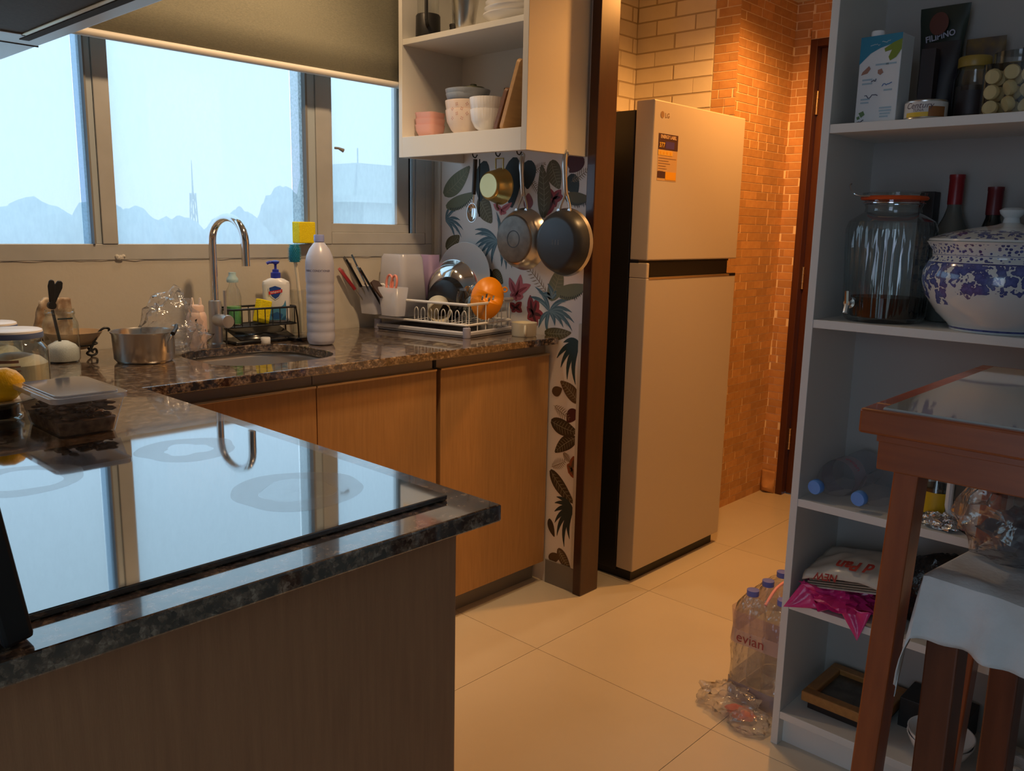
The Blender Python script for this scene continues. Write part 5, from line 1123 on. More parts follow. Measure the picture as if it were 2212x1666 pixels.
# ------------------------------------------------------------------ on the tall shelf unit: top bay
ZA, ZB, ZC, ZD, ZE = 1.5025, 1.0735, 0.6465, 0.3855, 0.0925
ck = thing('milk_carton', 'blue and white drink carton with white cap on the upper shelf', 'carton', (1.905, 0.692, ZA), math.radians(-3))
bx(0,0,0,0.060,0.088,0.178).obj('carton_body', M_('carton_white', (0.62,0.66,0.68), 0.35), ck, smooth=False, bevel=0.0015)
def cq(pts, m, name, k=0.0006): return B().add([(-k, y, z) for y, z in pts], [tuple(range(len(pts)))]).obj(name, m, ck, smooth=False)
cq([(0.088,0.178),(0.0,0.178),(0.0,0.163),(0.020,0.158),(0.045,0.152),(0.065,0.143),(0.088,0.122)], flat('carton_blue', 34, 120, 150), 'blue_top')
cq([(0.0,0.166),(0.018,0.160),(0.036,0.150),(0.034,0.143),(0.020,0.146),(0.026,0.132),(0.022,0.124),(0.010,0.130),(0.002,0.142),(0.0,0.145)], flat('carton_leaf', 110, 130, 40), 'leaf_print', 0.0009)
cq([(0.079,0.107),(0.066,0.118),(0.062,0.112),(0.068,0.103),(0.082,0.100)], flat('carton_brown', 150, 112, 96), 'nut_print'); cq([(0.046,0.108),(0.038,0.110),(0.034,0.102),(0.040,0.097),(0.046,0.101)], MAT['carton_brown'], 'nut_print')
cq([(0.080,0.022),(0.070,0.026),(0.066,0.018),(0.074,0.012)], flat('carton_green', 88, 120, 76), 'mint_print'); cq([(0.084,0.014),(0.078,0.016),(0.076,0.010),(0.082,0.008)], MAT['carton_green'], 'mint_print')
PB = flat('carton_pale_print', 150, 176, 190); PD = flat('carton_dark_print', 74, 80, 104)
for y, z, wd in ((0.052,0.117,0.028),(0.030,0.117,0.022),(0.078,0.088,0.022),(0.078,0.080,0.022),(0.030,0.064,0.018),(0.078,0.048,0.020),(0.078,0.041,0.018),(0.036,0.028,0.026),(0.036,0.022,0.026),(0.034,0.016,0.022),(0.034,0.010,0.018)):
    cq([(y,z),(y-wd,z),(y-wd,z+0.0035),(y,z+0.0035)], PB, 'print_line')
def scribble(y, z, wd, h, m, seed):
    rnd = random.Random(seed); b = B(); n_ = 7
    pts = [(-0.001, y-wd*i/n_, z+h*(i/n_*0.4)+h*rnd.uniform(-0.5, 0.5)) for i in range(n_+1)]
    b.tube(pts, 0.0009, 5); return b.obj('scribbled_print', m, ck)
scribble(0.034, 0.076, 0.020, 0.006, flat('carton_ink', 60, 110, 170), 1); scribble(0.070, 0.054, 0.028, 0.007, PD, 2); scribble(0.058, 0.086, 0.010, 0.006, PD, 3); scribble(0.082, 0.004, 0.014, 0.004, PD, 4); scribble(0.066, 0.158, 0.020, 0.004, PB, 5); scribble(0.042, 0.163, 0.018, 0.004, PB, 6)
B().lathe([(0,0),(0.014,0),(0.014,0.012),(0.0125,0.015),(0,0.015)], 22, Matrix.Translation((0.030,0.066,0.178))).obj('cap', MAT['ceramic'], ck)

def pouch(name, label, loc, w_, h, d, m, rz=0.0, flare=0.0):
    t = thing(name, label, 'packet', loc, rz)
    def fn(u, v):
        a = 2*PI*u; s_ = math.sin(PI*min(1, 0.12+0.88*(1-v)))**0.5 if v < 0.97 else 0.05
        k = 1+0.06*mnoise.noise(Vector((math.cos(a)*2, math.sin(a)*2+w_*50, v*5)))
        return Vector((d*0.5*math.sin(a)*max(0.05, (1-v)**0.6)*k, (w_*0.5+flare*v*v)*math.cos(a)*k, h*v))
    B().grid(fn, 28, 12, True).obj('pouch_skin', m, t)
    return t
pouch('coffee_packet', 'dark foil packet standing beside the drink carton', (2.035, 0.655, ZA), 0.075, 0.175, 0.05, M_('dark_foil', (0.02,0.018,0.022), 0.3))
ck2 = pouch('snack_bag', 'tall dark green snack bag at the back of the upper shelf', (2.095, 0.675, ZA), 0.080, 0.262, 0.05, M_('dark_green_foil', (0.018,0.028,0.02), 0.3), 0.0, 0.012)
B().lathe([(0,0),(0.022,0.0005),(0,0.001)], 20, Matrix.Translation((-0.020,0.004,0.222)) @ Matrix.Rotation(-PI/2, 4, 'Y'), 1.1, 0.9).obj('red_sun_print', flat('rust_red', 92, 40, 22), ck2)
lettering('FILIPINO', 0.018, flat('snack_print', 170, 170, 186), ck2, face_mtx((-0.0165,0.0,0.196), (0,-1,0.18), (0,0.18,1)), bold=0.0004, sx=0.9)
cn = thing('tuna_can', 'short white tuna can at the front of the upper shelf', 'can', (1.930, 0.640, ZA))
B().lathe([(0,0),(0.040,0),(0.0415,0.0015),(0.041,0.003),(0.041,0.035),(0.0415,0.0365),(0.040,0.038),(0.038,0.036),(0,0.036)], 40).obj('can_body', MAT['steel'], cn)
B().lathe([(0.0413,0.004),(0.0413,0.034)], 40).obj('paper_label', flat('can_white', 200, 196, 190), cn)
def arcband(parent, r_, z0, z1, a0, a1, m, name, n=16):
    b = B()
    for i in range(n+1):
        a = a0+(a1-a0)*i/n; b.v += [Vector((r_*math.cos(a), r_*math.sin(a), z0)), Vector((r_*math.cos(a), r_*math.sin(a), z1))]
    b.f = [(2*i,2*i+2,2*i+3,2*i+1) for i in range(n)]; return b.obj(name, m, parent)
arcband(cn, 0.0416, 0.004, 0.013, math.radians(140), math.radians(215), flat('can_yellow', 214, 176, 40), 'yellow_band'); arcband(cn, 0.0417, 0.004, 0.024, math.radians(205), math.radians(255), flat('can_brown', 140, 88, 44), 'food_print')
cdir = Vector((math.cos(math.radians(178)), math.sin(math.radians(178)), 0)); crt = Vector((0,0,1)).cross(cdir)
lettering('Century', 0.017, flat('can_print', 90, 70, 80), cn, face_mtx(cdir*0.0419+Vector((0,0,0.026)), crt, (0,0,1)), wrap=0.0419, shear=0.25)
lettering('TUNA', 0.008, MAT['can_print'], cn, face_mtx(cdir*0.0419+Vector((0,0,0.0165)), crt, (0,0,1)), wrap=0.0419)
yj = thing('coffee_jar', 'dark coffee jar with yellow lid on the upper shelf', 'jar', (2.0, 0.575, ZA))
B().lathe([(0,0),(0.034,0),(0.036,0.004),(0.036,0.085),(0.030,0.100),(0.029,0.112)], 32).obj('glass_body', MAT['glass'], yj)
B().lathe([(0,0.003),(0.033,0.003),(0.033,0.070),(0,0.072)], 28).obj('coffee', flat('coffee_brown', 40, 26, 20, 0.8), yj)
B().lathe([(0.031,0.108),(0.032,0.110),(0.032,0.126),(0.030,0.129),(0,0.129)], 28).obj('lid', flat('lid_mustard', 150, 124, 50, 0.4), yj)
arcband(yj, 0.0364, 0.012, 0.060, math.radians(150), math.radians(250), flat('jar_label_dark', 36, 24, 24), 'dark_label')
pouch('cereal_packet', 'clear topped golden snack packet behind the coffee jar', (2.095, 0.585, ZA), 0.078, 0.185, 0.045, M_('golden_snack', (0.20,0.12,0.03), 0.35, noise=(25, (0.05,0.05,0.06), (1,1,1), 0.3)))
kj = thing('cookie_jar', 'square clear jar of round cream biscuits at the upper right', 'jar', (1.965, 0.487, ZA))
B().prism(rrect(-0.050,-0.050,0.050,0.050,0.014,4), 0.001, 0.098).obj('jar_wall', MAT['glass'], kj)
B().lathe([(0.040,0.099),(0.042,0.100),(0.042,0.122),(0,0.124)], 30).obj('lid', MAT['glass'], kj)
CKM = flat('biscuit_cream', 196, 178, 128, 0.7); me = None
for k, (x, y, z) in enumerate([(-0.034,y_,0.016+0.030*j+(0.006 if i % 2 else 0)) for j in range(3) for i, y_ in enumerate((-0.032,0.0,0.032))]+[(0.0,y_,0.016+0.03*j) for j in range(3) for y_ in (-0.03,0.0,0.03)]):
    m = Matrix.Translation((x+random.uniform(-.003,.003), y, z)) @ Matrix.Rotation(random.uniform(-0.9,0.9), 4, 'Z') @ Matrix.Rotation(PI/2+random.uniform(-0.7,0.7), 4, 'Y')
    B().lathe([(0,-.007),(.013,-.007),(.015,-.003),(.015,.003),(.013,.007),(0,.007)], 14, m).obj('biscuit', CKM, kj)
bt_ = thing('black_tea_box', 'black box at the back right of the upper shelf', 'box', (2.06, 0.43, ZA))
bx(0,0,0,0.06,0.075,0.150).obj('box_body', MAT['black'], bt_, smooth=False, bevel=0.002)
dk = thing('dark_carton', 'narrow dark brown carton behind the tuna can', 'box', (1.985, 0.650, ZA))
bx(0,0,0,0.028,0.030,0.155).obj('box_body', flat('carton_dark_brown', 50, 38, 36), dk, smooth=False, bevel=0.001)

# ------------------------------------------------------------------ middle bay
dp = thing('drink_dispenser', 'ribbed glass drink dispenser with orange seal and clip lid', 'dispenser', (1.988, 0.706, ZB))
b = B().lathe([(0,0.003),(0.078,0.0),(0.084,0.006),(0.086,0.014),(0.092,0.150),(0.0945,0.205),(0.090,0.222),(0.070,0.236),(0.060,0.242),(0.058,0.252),(0.061,0.258),(0.061,0.268)], 120)
for v in b.v:
    rr = math.hypot(v.x, v.y)
    if 0.012 < v.z < 0.21 and rr > 0.06: k = 1+0.018*math.cos(40*math.atan2(v.y, v.x)); v.x *= k; v.y *= k
b.obj('glass_body', clear('ribbed_glass', (0.90,0.95,0.955), 2.2, edge=(0.35,0.44,0.46)), dp)
B().lathe([(0.058,0.268),(0.068,0.269),(0.071,0.273),(0.068,0.277),(0.058,0.278)], 40).obj('orange_seal', flat('orange_rubber', 214, 84, 30, 0.45), dp)
B().lathe([(0.066,0.278),(0.067,0.284),(0.045,0.288),(0,0.289)], 40).obj('glass_lid', MAT['glass'], dp)
B().tube(smoothpath([(-0.062,0.030,0.276),(-0.064,0.054,0.277),(-0.060,0.072,0.286),(-0.055,0.080,0.300),(-0.05,0.078,0.304)], 5), 0.0018, 6).obj('wire_clip', MAT['chrome'], dp)
B().tube([(0.064*math.cos(a), 0.064*math.sin(a), 0.262) for a in [2*PI*k/30 for k in range(30)]], 0.0016, 6, True).obj('wire_clip', MAT['chrome'], dp)
tpb = B().lathe([(0,0),(0.012,0),(0.012,0.014),(0.007,0.016),(0.007,0.030),(0,0.030)], 16, Matrix.Translation((-0.074,0.044,0.042)) @ Matrix.Rotation(-PI/2, 4, 'Y'))
tpb.obj('tap_body', MAT['chrome'], dp); B().tube([(-0.100,0.044,0.042),(-0.104,0.044,0.070)], 0.006, 8).obj('tap_lever', MAT['chrome'], dp); B().tube([(-0.098,0.044,0.042),(-0.106,0.044,0.020)], 0.006, 8).obj('tap_spout', MAT['chrome'], dp)
B().lathe([(0,0.010),(0.070,0.010),(0.072,0.055),(0,0.057)], 30).obj('dark_contents', clear('brown_residue', (0.45,0.36,0.30), 0.5, 0.35, (0.10,0.06,0.04)), dp)
def wine(label, loc, h, glass, capm):
    t = thing('wine_bottle', label, 'bottle', loc)
    B().lathe([(0,0.008),(0.025,0.0),(0.034,0.002),(0.036,0.010),(0.036,h*0.56),(0.033,h*0.63),(0.020,h*0.72),(0.0145,h*0.78),(0.0145,h*0.97)], 32).obj('bottle_glass', glass, t)
    B().lathe([(0.0152,h*0.80),(0.0156,h*0.81),(0.0156,h*0.97),(0.0165,h*0.975),(0.0165,h),(0,h)], 24).obj('foil_cap', capm, t)
    return t
RC = flat('red_foil', 132, 24, 30, 0.35); RC2 = flat('dark_red_foil', 96, 20, 26, 0.4)
wine('wine bottle with red cap and grey glass behind the dispenser', (2.096, 0.612, ZB), 0.328, M_('grey_glass_bottle', (0.10,0.105,0.09), 0.12), RC)
wine('dark wine bottle with red cap behind the porcelain jar', (2.098, 0.532, ZB), 0.300, M_('dark_wine_glass', (0.012,0.014,0.012), 0.1), RC2)
kb = thing('stoppered_bottle', 'dark bottle with grey stopper at the right of the porcelain jar', 'bottle', (2.105, 0.452, ZB))
B().lathe([(0,0),(0.030,0),(0.032,0.004),(0.032,0.16),(0.014,0.205),(0.013,0.24)], 28).obj('bottle_glass', MAT['blackg'], kb)
B().lathe([(0.016,0.235),(0.017,0.240),(0.017,0.272),(0,0.274)], 20).obj('stopper', flat('stopper_grey', 88, 84, 84), kb)
bb_ = thing('black_bottle_box', 'tall black box behind the glass dispenser', 'box', (2.092, 0.655, ZB))
bx(0,0,0,0.04,0.032,0.292).obj('box_body', MAT['black'], bb_, smooth=False, bevel=0.001)

def porcelain():
    m = bpy.data.materials.new('blue_white_porcelain'); m.use_nodes = True; t = m.node_tree; p = t.nodes['Principled BSDF']; L = t.links
    p.inputs['Roughness'].default_value = 0.12; p.inputs['Coat Weight'].default_value = 0.5
    co = t.nodes.new('ShaderNodeTexCoord'); sx = t.nodes.new('ShaderNodeSeparateXYZ'); L.new(co.outputs['Object'], sx.inputs[0])
    def math_(op, a, b=None):
        n = t.nodes.new('ShaderNodeMath'); n.operation = op
        for i, q in enumerate((a, b)):
            if q is None: continue
            if isinstance(q, (int, float)): n.inputs[i].default_value = q
            else: L.new(q, n.inputs[i])
        return n.outputs[0]
    def band(z0, z1): return math_('MULTIPLY', math_('GREATER_THAN', sx.outputs['Z'], z0), math_('LESS_THAN', sx.outputs['Z'], z1))
    vo = t.nodes.new('ShaderNodeTexVoronoi'); vo.inputs['Scale'].default_value = 62
    wn = t.nodes.new('ShaderNodeTexNoise'); wn.inputs['Scale'].default_value = 70; L.new(co.outputs['Object'], wn.inputs['Vector'])
    wa = t.nodes.new('ShaderNodeVectorMath'); wa.operation = 'MULTIPLY_ADD'; wa.inputs[1].default_value = (0.03, 0.03, 0.03); L.new(wn.outputs['Color'], wa.inputs[0]); L.new(co.outputs['Object'], wa.inputs[2]); L.new(wa.outputs[0], vo.inputs['Vector'])
    nz = t.nodes.new('ShaderNodeTexNoise'); nz.inputs['Scale'].default_value = 17; nz.inputs['Detail'].default_value = 3; L.new(co.outputs['Object'], nz.inputs['Vector'])
    # hanging blossom: dense at the top, breaking up into sprays below
    thr = math_('MULTIPLY_ADD', sx.outputs['Z'], 4.6); t.nodes[-1].inputs[2].default_value = 0.13
    cluster = math_('LESS_THAN', nz.outputs['Fac'], thr)
    petal = math_('LESS_THAN', vo.outputs['Distance'], 0.62)
    flower = math_('MULTIPLY', math_('MULTIPLY', cluster, petal), band(0.055, 0.138))
    wv = t.nodes.new('ShaderNodeTexVoronoi'); wv.inputs['Scale'].default_value = 130; L.new(co.outputs['Object'], wv.inputs['Vector'])
    key = math_('MULTIPLY', math_('LESS_THAN', wv.outputs['Distance'], 0.42), math_('ADD', band(0.143, 0.153), band(0.157, 0.178)))
    lid = math_('MULTIPLY', math_('LESS_THAN', vo.outputs['Distance'], 0.45), band(0.188, 0.206))
    lines = math_('ADD', math_('ADD', band(0.138, 0.141), band(0.155, 0.156)), band(0.004, 0.008))
    tot = math_('MINIMUM', math_('ADD', math_('ADD', flower, key), math_('ADD', lid, lines)), 1.0)
    mx = t.nodes.new('ShaderNodeMix'); mx.data_type = 'RGBA'; L.new(tot, mx.inputs[0])
    mx.inputs[6].default_value = (0.56, 0.60, 0.60, 1); 
    mb2 = t.nodes.new('ShaderNodeMix'); mb2.data_type = 'RGBA'; L.new(vo.outputs['Distance'], mb2.inputs[0]); mb2.inputs[6].default_value = (0.10, 0.13, 0.36, 1); mb2.inputs[7].default_value = (0.012, 0.016, 0.10, 1)
    L.new(mb2.outputs[2], mx.inputs[7]); L.new(mx.outputs[2], p.inputs['Base Color'])
    return m
PM = porcelain()
pj_ = thing('porcelain_jar', 'round blue and white porcelain jar with lid on the middle shelf', 'jar', (1.985, 0.468, ZB))
B().lathe([(0,0.002),(0.092,0.0),(0.094,0.006),(0.098,0.012),(0.122,0.035),(0.146,0.070),(0.155,0.100),(0.154,0.122),(0.146,0.140),(0.139,0.150),(0.140,0.164),(0.150,0.178),(0.153,0.182),(0.148,0.184)], 72).obj('jar_body', PM, pj_)
lid = B().lathe([(0.150,0.184),(0.148,0.188),(0.118,0.200),(0.060,0.212),(0.030,0.217),(0.016,0.222),(0.014,0.232),(0.022,0.240),(0.024,0.247),(0.018,0.252),(0,0.253)], 64).obj('lid', PM, pj_)

# ------------------------------------------------------------------ third bay
def lying_bottle(label, p0, p1, r_, txt):
    t = thing('water_bottle', label, 'bottle', p0); d = Vector(p1)-Vector(p0); t.rotation_euler = d.to_track_quat('Z', 'Y').to_euler(); L_ = d.length
    B().lathe([(0.0135,0.012),(0.0135,0.022),(0.017,0.028),(0.030,0.055),(r_*0.96,0.085),(r_,0.10),(r_*0.97,0.125),(r_,0.15),(r_*0.97,0.18),(r_,0.205),(r_,L_-0.012),(r_*0.85,L_),(0,L_)], 36).obj('bottle_body', MAT['pet'], t)
    B().lathe([(0,-0.002),(0.016,-0.002),(0.0175,0.001),(0.0175,0.014),(0.0165,0.016),(0.013,0.016)], 24).obj('cap', flat('cap_sky_blue', 96, 150, 226, 0.4), t)
    if txt:
        B().lathe([(r_+0.0006,0.100),(r_+0.0006,0.150)], 36).obj('label', clear('label_film', (0.95,0.9,0.92), 0.8, 0.45, (0.75,0.66,0.70)), t)
        q = d.to_track_quat('Z', 'Y').inverted(); n_ = (q @ Vector((-0.45,-0.45,0.77))); n_.z = 0; n_.normalize()
        lettering('evian', 0.022, flat('evian_pink', 190, 90, 110), t, face_mtx(n_*(r_+0.001)+Vector((0,0,0.125)), Vector((0,0,1)).cross(n_)*-1 if False else Vector((0,0,1)).cross(n_), (0,0,1)), wrap=r_+0.001)
    return t
lying_bottle('empty clear water bottle with blue cap lying next to the side panel', (1.888, 0.787, 0.680), (2.125, 0.752, 0.694), 0.044, True)
lying_bottle('second water bottle with blue cap lying beside the table leg', (1.888, 0.685, 0.676), (2.125, 0.655, 0.691), 0.042, False)
pk = thing('pickle_jar', 'dark pickle jar with bright yellow label on the third shelf', 'jar', (1.975, 0.545, ZC))
B().lathe([(0,0),(0.034,0),(0.036,0.004),(0.036,0.080),(0.030,0.092),(0.029,0.104)], 32).obj('glass_body', MAT['glass'], pk)
B().lathe([(0,0.003),(0.033,0.003),(0.033,0.074),(0,0.075)], 28).obj('pickles', flat('pickle_dark', 46, 44, 22, 0.5), pk)
arcband(pk, 0.0364, 0.018, 0.066, math.radians(155), math.radians(225), flat('label_bright_yellow', 206, 164, 10), 'yellow_label')
B().lathe([(0.030,0.100),(0.032,0.102),(0.032,0.116),(0,0.118)], 28).obj('lid', MAT['black'], pk)
fo = thing('foil_parcel', 'crumpled silver foil parcel at the front of the third shelf', 'foil', (1.915, 0.515, ZC))
blob(0,0,0.012,0.024,0.040,0.020,0.45,3.0,2,26,16).obj('foil_skin', M_('silver_foil', (0.55,0.55,0.54), 0.22, metal=1.0, bump=(60,0.8)), fo, smooth=False)
jg = thing('white_jug', 'white plastic jug with square handle on the third shelf', 'jug', (1.955, 0.432, ZC))
B().lathe([(0,0),(0.036,0),(0.040,0.006),(0.040,0.185),(0.042,0.190),(0.039,0.190),(0.037,0.01),(0,0.008)], 32).obj('jug_body', M_('white_plastic', (0.66,0.67,0.66), 0.4), jg)
B().tube([(-0.026,0.028,0.030),(-0.030,0.056,0.026),(-0.032,0.070,0.032),(-0.032,0.074,0.050),(-0.032,0.074,0.130),(-0.030,0.068,0.146),(-0.024,0.028,0.150)], 0.0075, 8).obj('handle', M_('white_plastic_handle', (0.66,0.67,0.66), 0.4), jg)

# ------------------------------------------------------------------ fourth bay
pkb = thing('pink_bag', 'crumpled bright pink plastic bag hanging over the fourth shelf', 'bag', (1.955, 0.725, ZD))
PK = M_('pink_film', (0.62,0.03,0.20), 0.28, spec=0.6, bump=(18, 0.5))
blob(-0.005, 0.0, 0.024, 0.080, 0.088, 0.034, 0.40, 2.6, 31, 40, 24).obj('bag_film', PK, pkb, smooth=False)
def flap(pts3, name):
    A_, B_, C_ = [Vector(q) for q in pts3]
    def fn(u, v):
        q = A_*(1-v)+(B_*(1-u)+C_*u)*v; return q+Vector((0.006*math.sin(u*9+v*4), 0, 0.004*math.sin(u*7)))*v*(1-abs(2*u-1))
    B().grid(fn, 12, 10).obj(name, PK, pkb, thick=0.0008)
flap(((-0.088, 0.104, -0.012), (-0.06, 0.070, 0.060), (-0.074, 0.020, 0.006)), 'bag_corner')
flap(((-0.090, -0.078, -0.034), (-0.076, -0.020, 0.030), (-0.074, -0.098, 0.036)), 'bag_corner')
nb = thing('bread_bag', 'white bread bag with red lettering folded on top of the papers', 'bag', (1.965, 0.705, 0.4745)); nb.rotation_euler = (math.radians(-9), math.radians(-9), 0)
def bread(u, v): return Vector((-0.075+0.17*v, 0.095-0.20*u, 0.010+0.022*math.sin(PI*u)*math.sin(PI*min(1, v*0.8+0.2))+0.006*mnoise.noise(Vector((u*5, v*5, 3)))-(0.012*(1-v/0.1) if v < 0.1 else 0)))
B().grid(bread, 26, 18).obj('bag_sheet', M_('white_bag_film', (0.56,0.52,0.44), 0.25), nb, thick=0.004)
RD = flat('bread_red', 150, 40, 30)
NM = lambda x, y, z: face_mtx((x, y, z), (0.0, 1, 0), (-0.95, 0, -0.35))
lettering('NEW', 0.024, RD, nb, face_mtx((-0.0835,0.030,0.018), (0.0,1,0.0), (-0.50,0,-0.85)), bold=0.0006, shear=0.2)
lettering('d Pan', 0.040, RD, nb, face_mtx((-0.052,-0.030,0.0400), (0.0,1,0.0), (-0.95,0,-0.30)), bold=0.0015, shear=0.2)
pp = thing('paper_stack', 'folded brown paper bags and newspapers below the bread bag', 'papers', (1.965, 0.705, 0.447)); pp.rotation_euler = (math.radians(-11), 0, 0)
for k in range(5):
    bx(-0.074+0.003*k, -0.092+0.006*k, 0.005*k, 0.095, 0.090-0.004*k, 0.005*k+0.0036).obj('folded_paper', M_('paper_'+str(k), [(0.52,0.50,0.48),(0.30,0.22,0.14),(0.40,0.31,0.22),(0.24,0.18,0.13),(0.46,0.40,0.33)][k], 0.7, noise=(30,(0.30,0.25,0.20),(1,1,1),0.4)), pp, smooth=False, bevel=0.001)
bbg = thing('black_bag', 'crinkled black plastic bag behind the table leg on the fourth shelf', 'bag', (2.02, 0.515, ZD))
blob(0,0,0.06,0.085,0.10,0.105,0.22,2.2,6,34,20).obj('bag_film', M_('black_film', (0.012,0.011,0.011), 0.25, bump=(40,0.7)), bbg)
ob = thing('orange_packet', 'small orange packet peeking out at the fourth shelf edge', 'packet', (1.895, 0.575, ZD))
bx(0,0,0.0,0.05,0.035,0.012).obj('packet_body', flat('packet_orange', 190, 110, 50), ob, bevel=0.003)

# ------------------------------------------------------------------ bottom bay
fm = thing('wooden_tray', 'orange wood framed tray propped on the bottom shelf', 'tray', (1.925, 0.598, 0.118))
for x0,y0,x1,y1 in ((0,0,0.028,0.192),(0.172,0,0.20,0.192),(0.028,0,0.172,0.028),(0.028,0.164,0.172,0.192)): bx(x0,y0,0,x1,y1,0.026).obj('frame_rail', M_('tray_wood', (0.40,0.19,0.05), 0.4, noise=(9,(0.30,0.13,0.035),(3,9,9),0.5)), fm, smooth=False, bevel=0.003)
bx(0.028,0.028,0.004,0.172,0.164,0.012).obj('dark_panel', M_('tray_panel', (0.05,0.045,0.035), 0.3, noise=(25,(0.12,0.11,0.09))), fm, smooth=False)
bb2 = thing('dark_book', 'dark flat box supporting the wooden tray on the bottom shelf', 'box', (1.945, 0.610, ZE))
bx(0,0,0,0.18,0.17,0.025).obj('box_body', flat('dark_brown_card', 36, 26, 20), bb2, smooth=False, bevel=0.002)
bk = thing('black_carton', 'black carton at the back of the bottom shelf beside the tray', 'box', (2.03, 0.44, ZE))
bx(0,0,0,0.10,0.15,0.075).obj('box_body', MAT['black'], bk, smooth=False, bevel=0.002)
for k, lab_ in enumerate(('lower white bowl of the pair on the bottom shelf', 'upper white bowl of the pair on the bottom shelf')):
    t = thing('white_bowl', lab_, 'bowl', (1.962, 0.475, ZE+0.012*k), 0, 'white bowls on the bottom shelf')
    B().lathe([(0,0),(0.034,0),(0.036,0.004),(0.058,0.024),(0.070,0.050),(0.0705,0.052),(0.068,0.052),(0.055,0.026),(0.03,0.007),(0,0.006)], 40).obj('bowl_body', MAT['ceramic'], t)
wb = thing('white_packet', 'white plastic packet at the right of the bottom shelf', 'packet', (1.955, 0.325, ZE))
blob(0,0,0.03,0.06,0.055,0.05,0.3,2.5,4,24,14).obj('packet_film', M_('white_film', (0.60,0.60,0.60), 0.3, bump=(40,0.5)), wb)

# ------------------------------------------------------------------ on the floor beside the shelf unit
ev = thing('water_pack', 'shrink-wrapped pack of large water bottles on the floor by the shelf', 'bottle pack', (2.075, 0.945, 0))
EVP = M_('evian_pale', (0.60,0.56,0.58), 0.3)
for ix in range(3):
    for iy in range(2):
        x = -0.045+ix*0.088; y = -0.044+iy*0.088
        o = B().lathe([(0,0.004),(0.030,0.0),(0.038,0.004),(0.041,0.014),(0.041,0.105),(0.039,0.115),(0.042,0.13),(0.042,0.19),(0.040,0.205),(0.042,0.22),(0.038,0.25),(0.026,0.280),(0.014,0.296),(0.0135,0.306)], 28, Matrix.Translation((x,y,0.001))).obj('bottle', MAT['pet'], ev)
        B().lathe([(0.015,0.298),(0.0165,0.299),(0.0165,0.314),(0,0.316)], 20, Matrix.Translation((x,y,0.001))).obj('cap', flat('cap_violet_blue', 96, 110, 190, 0.4) if 'cap_violet_blue' not in MAT else MAT['cap_violet_blue'], o)
film = B(); r0 = rrect(-0.092,-0.091,0.178,0.091,0.042,6)
def ringz(s_, z): return [Vector((0.043+(x-0.043)*s_+0.002*math.sin(y*90+z*60), y*s_+0.002*math.sin(x*80+z*50), z)) for x, y in r0]
zs = [(1.0,0.001),(1.0,0.04),(0.985,0.10),(0.995,0.15),(1.0,0.20),(0.985,0.235),(0.90,0.275),(0.74,0.300)]
n = len(r0)
for s_, z in zs: film.v += ringz(s_, z)
film.f = [(k*n+i,k*n+(i+1)%n,(k+1)*n+(i+1)%n,(k+1)*n+i) for k in range(len(zs)-1) for i in range(n)]
film.obj('shrink_film', MAT['film'], ev)
def filmband(z0, z1, m, name):
    b = B(); b.v = [p*1.0 for p in ringz(1.006, z0)]+[p for p in ringz(1.006, z1)]; b.f = [(i,(i+1)%n,n+(i+1)%n,n+i) for i in range(n)]; return b.obj(name, m, ev)
filmband(0.172, 0.212, clear('pink_print_film', (0.95,0.88,0.9), 1.0, 0.6, (0.74,0.60,0.62)), 'white_print_band'); filmband(0.002, 0.060, clear('blue_print_film', (0.80,0.82,0.95), 1.0, 0.45, (0.36,0.38,0.58)), 'blue_print_band'); filmband(0.212, 0.262, clear('rose_print_film', (0.95,0.86,0.92), 1.0, 0.25, (0.60,0.48,0.60)), 'rose_print_band')
lettering('evian', 0.040, flat('evian_red', 150, 62, 66), ev, face_mtx((-0.0945,0.018,0.192), (0,-1,0), (0,0,1)))
B().tube(smoothpath([(0.043-0.1,-0.0,0.288),(0.0,0.0,0.318),(0.08,0.0,0.318),(0.16,0.0,0.286)], 5), 0.004, 8).obj('carry_handle', flat('handle_pink', 226, 150, 150, 0.5), ev)
lt = thing('empty_bag', 'crumpled clear bag with orange wrapper lying in front of the water pack', 'bag', (1.955, 0.955, 0))
LF = clear('cloudy_film', (0.97,0.97,0.97), 1.6, 0.26, (0.9,0.9,0.9), 0.15, bump=(35,0.6))
blob(-0.01,0.035,0.022,0.055,0.085,0.042,0.40,2.6,12,36,20).obj('bag_film', LF, lt); blob(-0.05,-0.045,0.014,0.050,0.055,0.028,0.40,2.8,15,30,18).obj('bag_tail', LF, lt)
blob(-0.035,-0.01,0.016,0.022,0.040,0.018,0.30,3.0,21,20,12).obj('orange_wrapper', flat('wrapper_orange', 226, 110, 76, 0.4), lt)

# ------------------------------------------------------------------ ceiling lamps
for lab_, (x, y, z) in (('recessed round downlight in the entry ceiling', (2.98, 1.33, 2.29)), ('recessed round downlight above the kitchen passage', (2.08, 1.15, 2.45)), ('recessed round downlight above the sink', (1.50, 2.16, 2.45)), ('recessed round downlight in the kitchen ceiling beside the hob', (1.35, 1.45, 2.45))):
    t = thing('downlight', lab_, 'lamp', (x, y, z), 0, 'ceiling downlights')
    B().lathe([(0.075,-0.0005),(0.075,-0.004),(0.062,-0.006),(0.060,-0.0005)], 32).obj('trim_ring', MAT['white'], t)

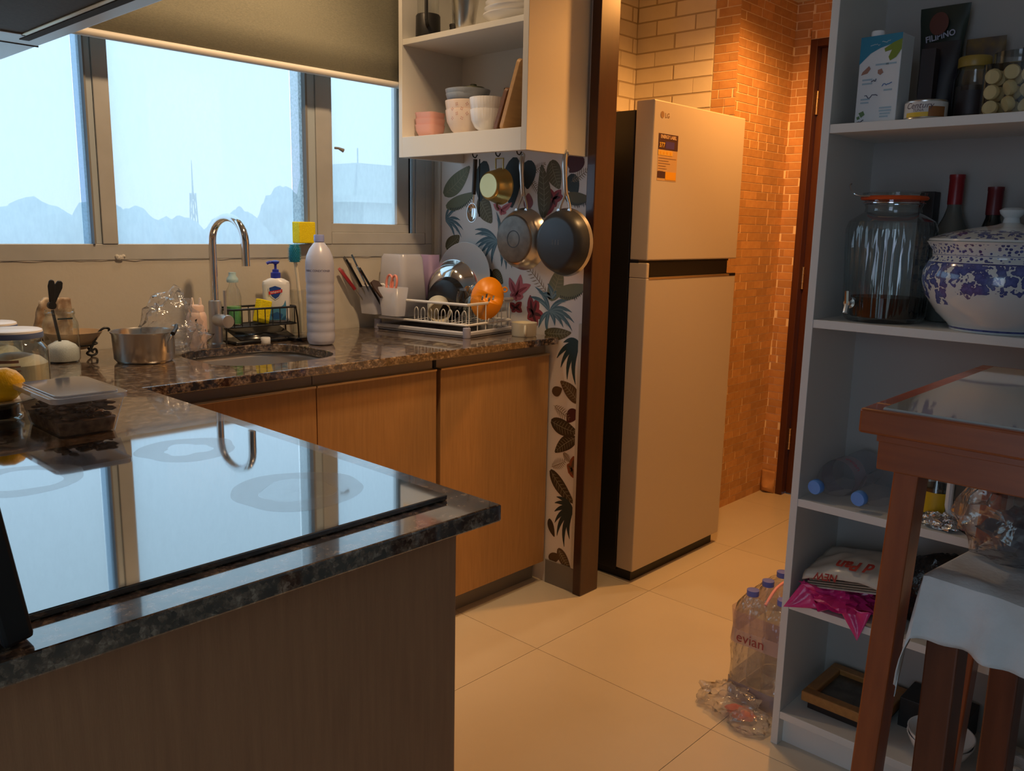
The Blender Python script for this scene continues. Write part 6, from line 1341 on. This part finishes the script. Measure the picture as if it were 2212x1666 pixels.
# ------------------------------------------------------------------ outside, with mist haze put into the pale colours
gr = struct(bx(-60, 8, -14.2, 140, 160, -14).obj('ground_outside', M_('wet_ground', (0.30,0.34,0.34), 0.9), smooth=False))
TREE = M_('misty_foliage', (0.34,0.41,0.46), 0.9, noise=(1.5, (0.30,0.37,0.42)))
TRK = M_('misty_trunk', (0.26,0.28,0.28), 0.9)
tl_ = ['broad tree crown at the far left of the misty view', 'second misty tree crown from the left beyond the window', 'misty tree crown left of the first window post', 'misty tree crown right of the first window post', 'low misty tree crown left of the mast', 'low misty tree crown right of the mast', 'misty tree crown behind the tap', 'tall misty tree beside the second window post', 'misty tree crown filling in below the tall tree', 'small misty tree crown in the right-hand window']
for k, (x, y, zt, r_) in enumerate([(q[0]*(36+7*(i_ % 3))/q[1], 36+7*(i_ % 3), 1.265+(q[2]-1.265)*(36+7*(i_ % 3))/q[1], q[3]*0.85) for i_, q in enumerate([(11.0,40,1.75,2.2),(13.2,41,2.0,2.0),(15.6,40,2.0,1.9),(17.6,42,1.75,2.0),(19.6,41,1.45,1.8),(21.8,40,1.55,2.0),(23.6,42,1.75,1.8),(24.9,40,3.05,1.5),(26.4,41,2.3,1.8),(28.9,44,2.0,1.5)])]):
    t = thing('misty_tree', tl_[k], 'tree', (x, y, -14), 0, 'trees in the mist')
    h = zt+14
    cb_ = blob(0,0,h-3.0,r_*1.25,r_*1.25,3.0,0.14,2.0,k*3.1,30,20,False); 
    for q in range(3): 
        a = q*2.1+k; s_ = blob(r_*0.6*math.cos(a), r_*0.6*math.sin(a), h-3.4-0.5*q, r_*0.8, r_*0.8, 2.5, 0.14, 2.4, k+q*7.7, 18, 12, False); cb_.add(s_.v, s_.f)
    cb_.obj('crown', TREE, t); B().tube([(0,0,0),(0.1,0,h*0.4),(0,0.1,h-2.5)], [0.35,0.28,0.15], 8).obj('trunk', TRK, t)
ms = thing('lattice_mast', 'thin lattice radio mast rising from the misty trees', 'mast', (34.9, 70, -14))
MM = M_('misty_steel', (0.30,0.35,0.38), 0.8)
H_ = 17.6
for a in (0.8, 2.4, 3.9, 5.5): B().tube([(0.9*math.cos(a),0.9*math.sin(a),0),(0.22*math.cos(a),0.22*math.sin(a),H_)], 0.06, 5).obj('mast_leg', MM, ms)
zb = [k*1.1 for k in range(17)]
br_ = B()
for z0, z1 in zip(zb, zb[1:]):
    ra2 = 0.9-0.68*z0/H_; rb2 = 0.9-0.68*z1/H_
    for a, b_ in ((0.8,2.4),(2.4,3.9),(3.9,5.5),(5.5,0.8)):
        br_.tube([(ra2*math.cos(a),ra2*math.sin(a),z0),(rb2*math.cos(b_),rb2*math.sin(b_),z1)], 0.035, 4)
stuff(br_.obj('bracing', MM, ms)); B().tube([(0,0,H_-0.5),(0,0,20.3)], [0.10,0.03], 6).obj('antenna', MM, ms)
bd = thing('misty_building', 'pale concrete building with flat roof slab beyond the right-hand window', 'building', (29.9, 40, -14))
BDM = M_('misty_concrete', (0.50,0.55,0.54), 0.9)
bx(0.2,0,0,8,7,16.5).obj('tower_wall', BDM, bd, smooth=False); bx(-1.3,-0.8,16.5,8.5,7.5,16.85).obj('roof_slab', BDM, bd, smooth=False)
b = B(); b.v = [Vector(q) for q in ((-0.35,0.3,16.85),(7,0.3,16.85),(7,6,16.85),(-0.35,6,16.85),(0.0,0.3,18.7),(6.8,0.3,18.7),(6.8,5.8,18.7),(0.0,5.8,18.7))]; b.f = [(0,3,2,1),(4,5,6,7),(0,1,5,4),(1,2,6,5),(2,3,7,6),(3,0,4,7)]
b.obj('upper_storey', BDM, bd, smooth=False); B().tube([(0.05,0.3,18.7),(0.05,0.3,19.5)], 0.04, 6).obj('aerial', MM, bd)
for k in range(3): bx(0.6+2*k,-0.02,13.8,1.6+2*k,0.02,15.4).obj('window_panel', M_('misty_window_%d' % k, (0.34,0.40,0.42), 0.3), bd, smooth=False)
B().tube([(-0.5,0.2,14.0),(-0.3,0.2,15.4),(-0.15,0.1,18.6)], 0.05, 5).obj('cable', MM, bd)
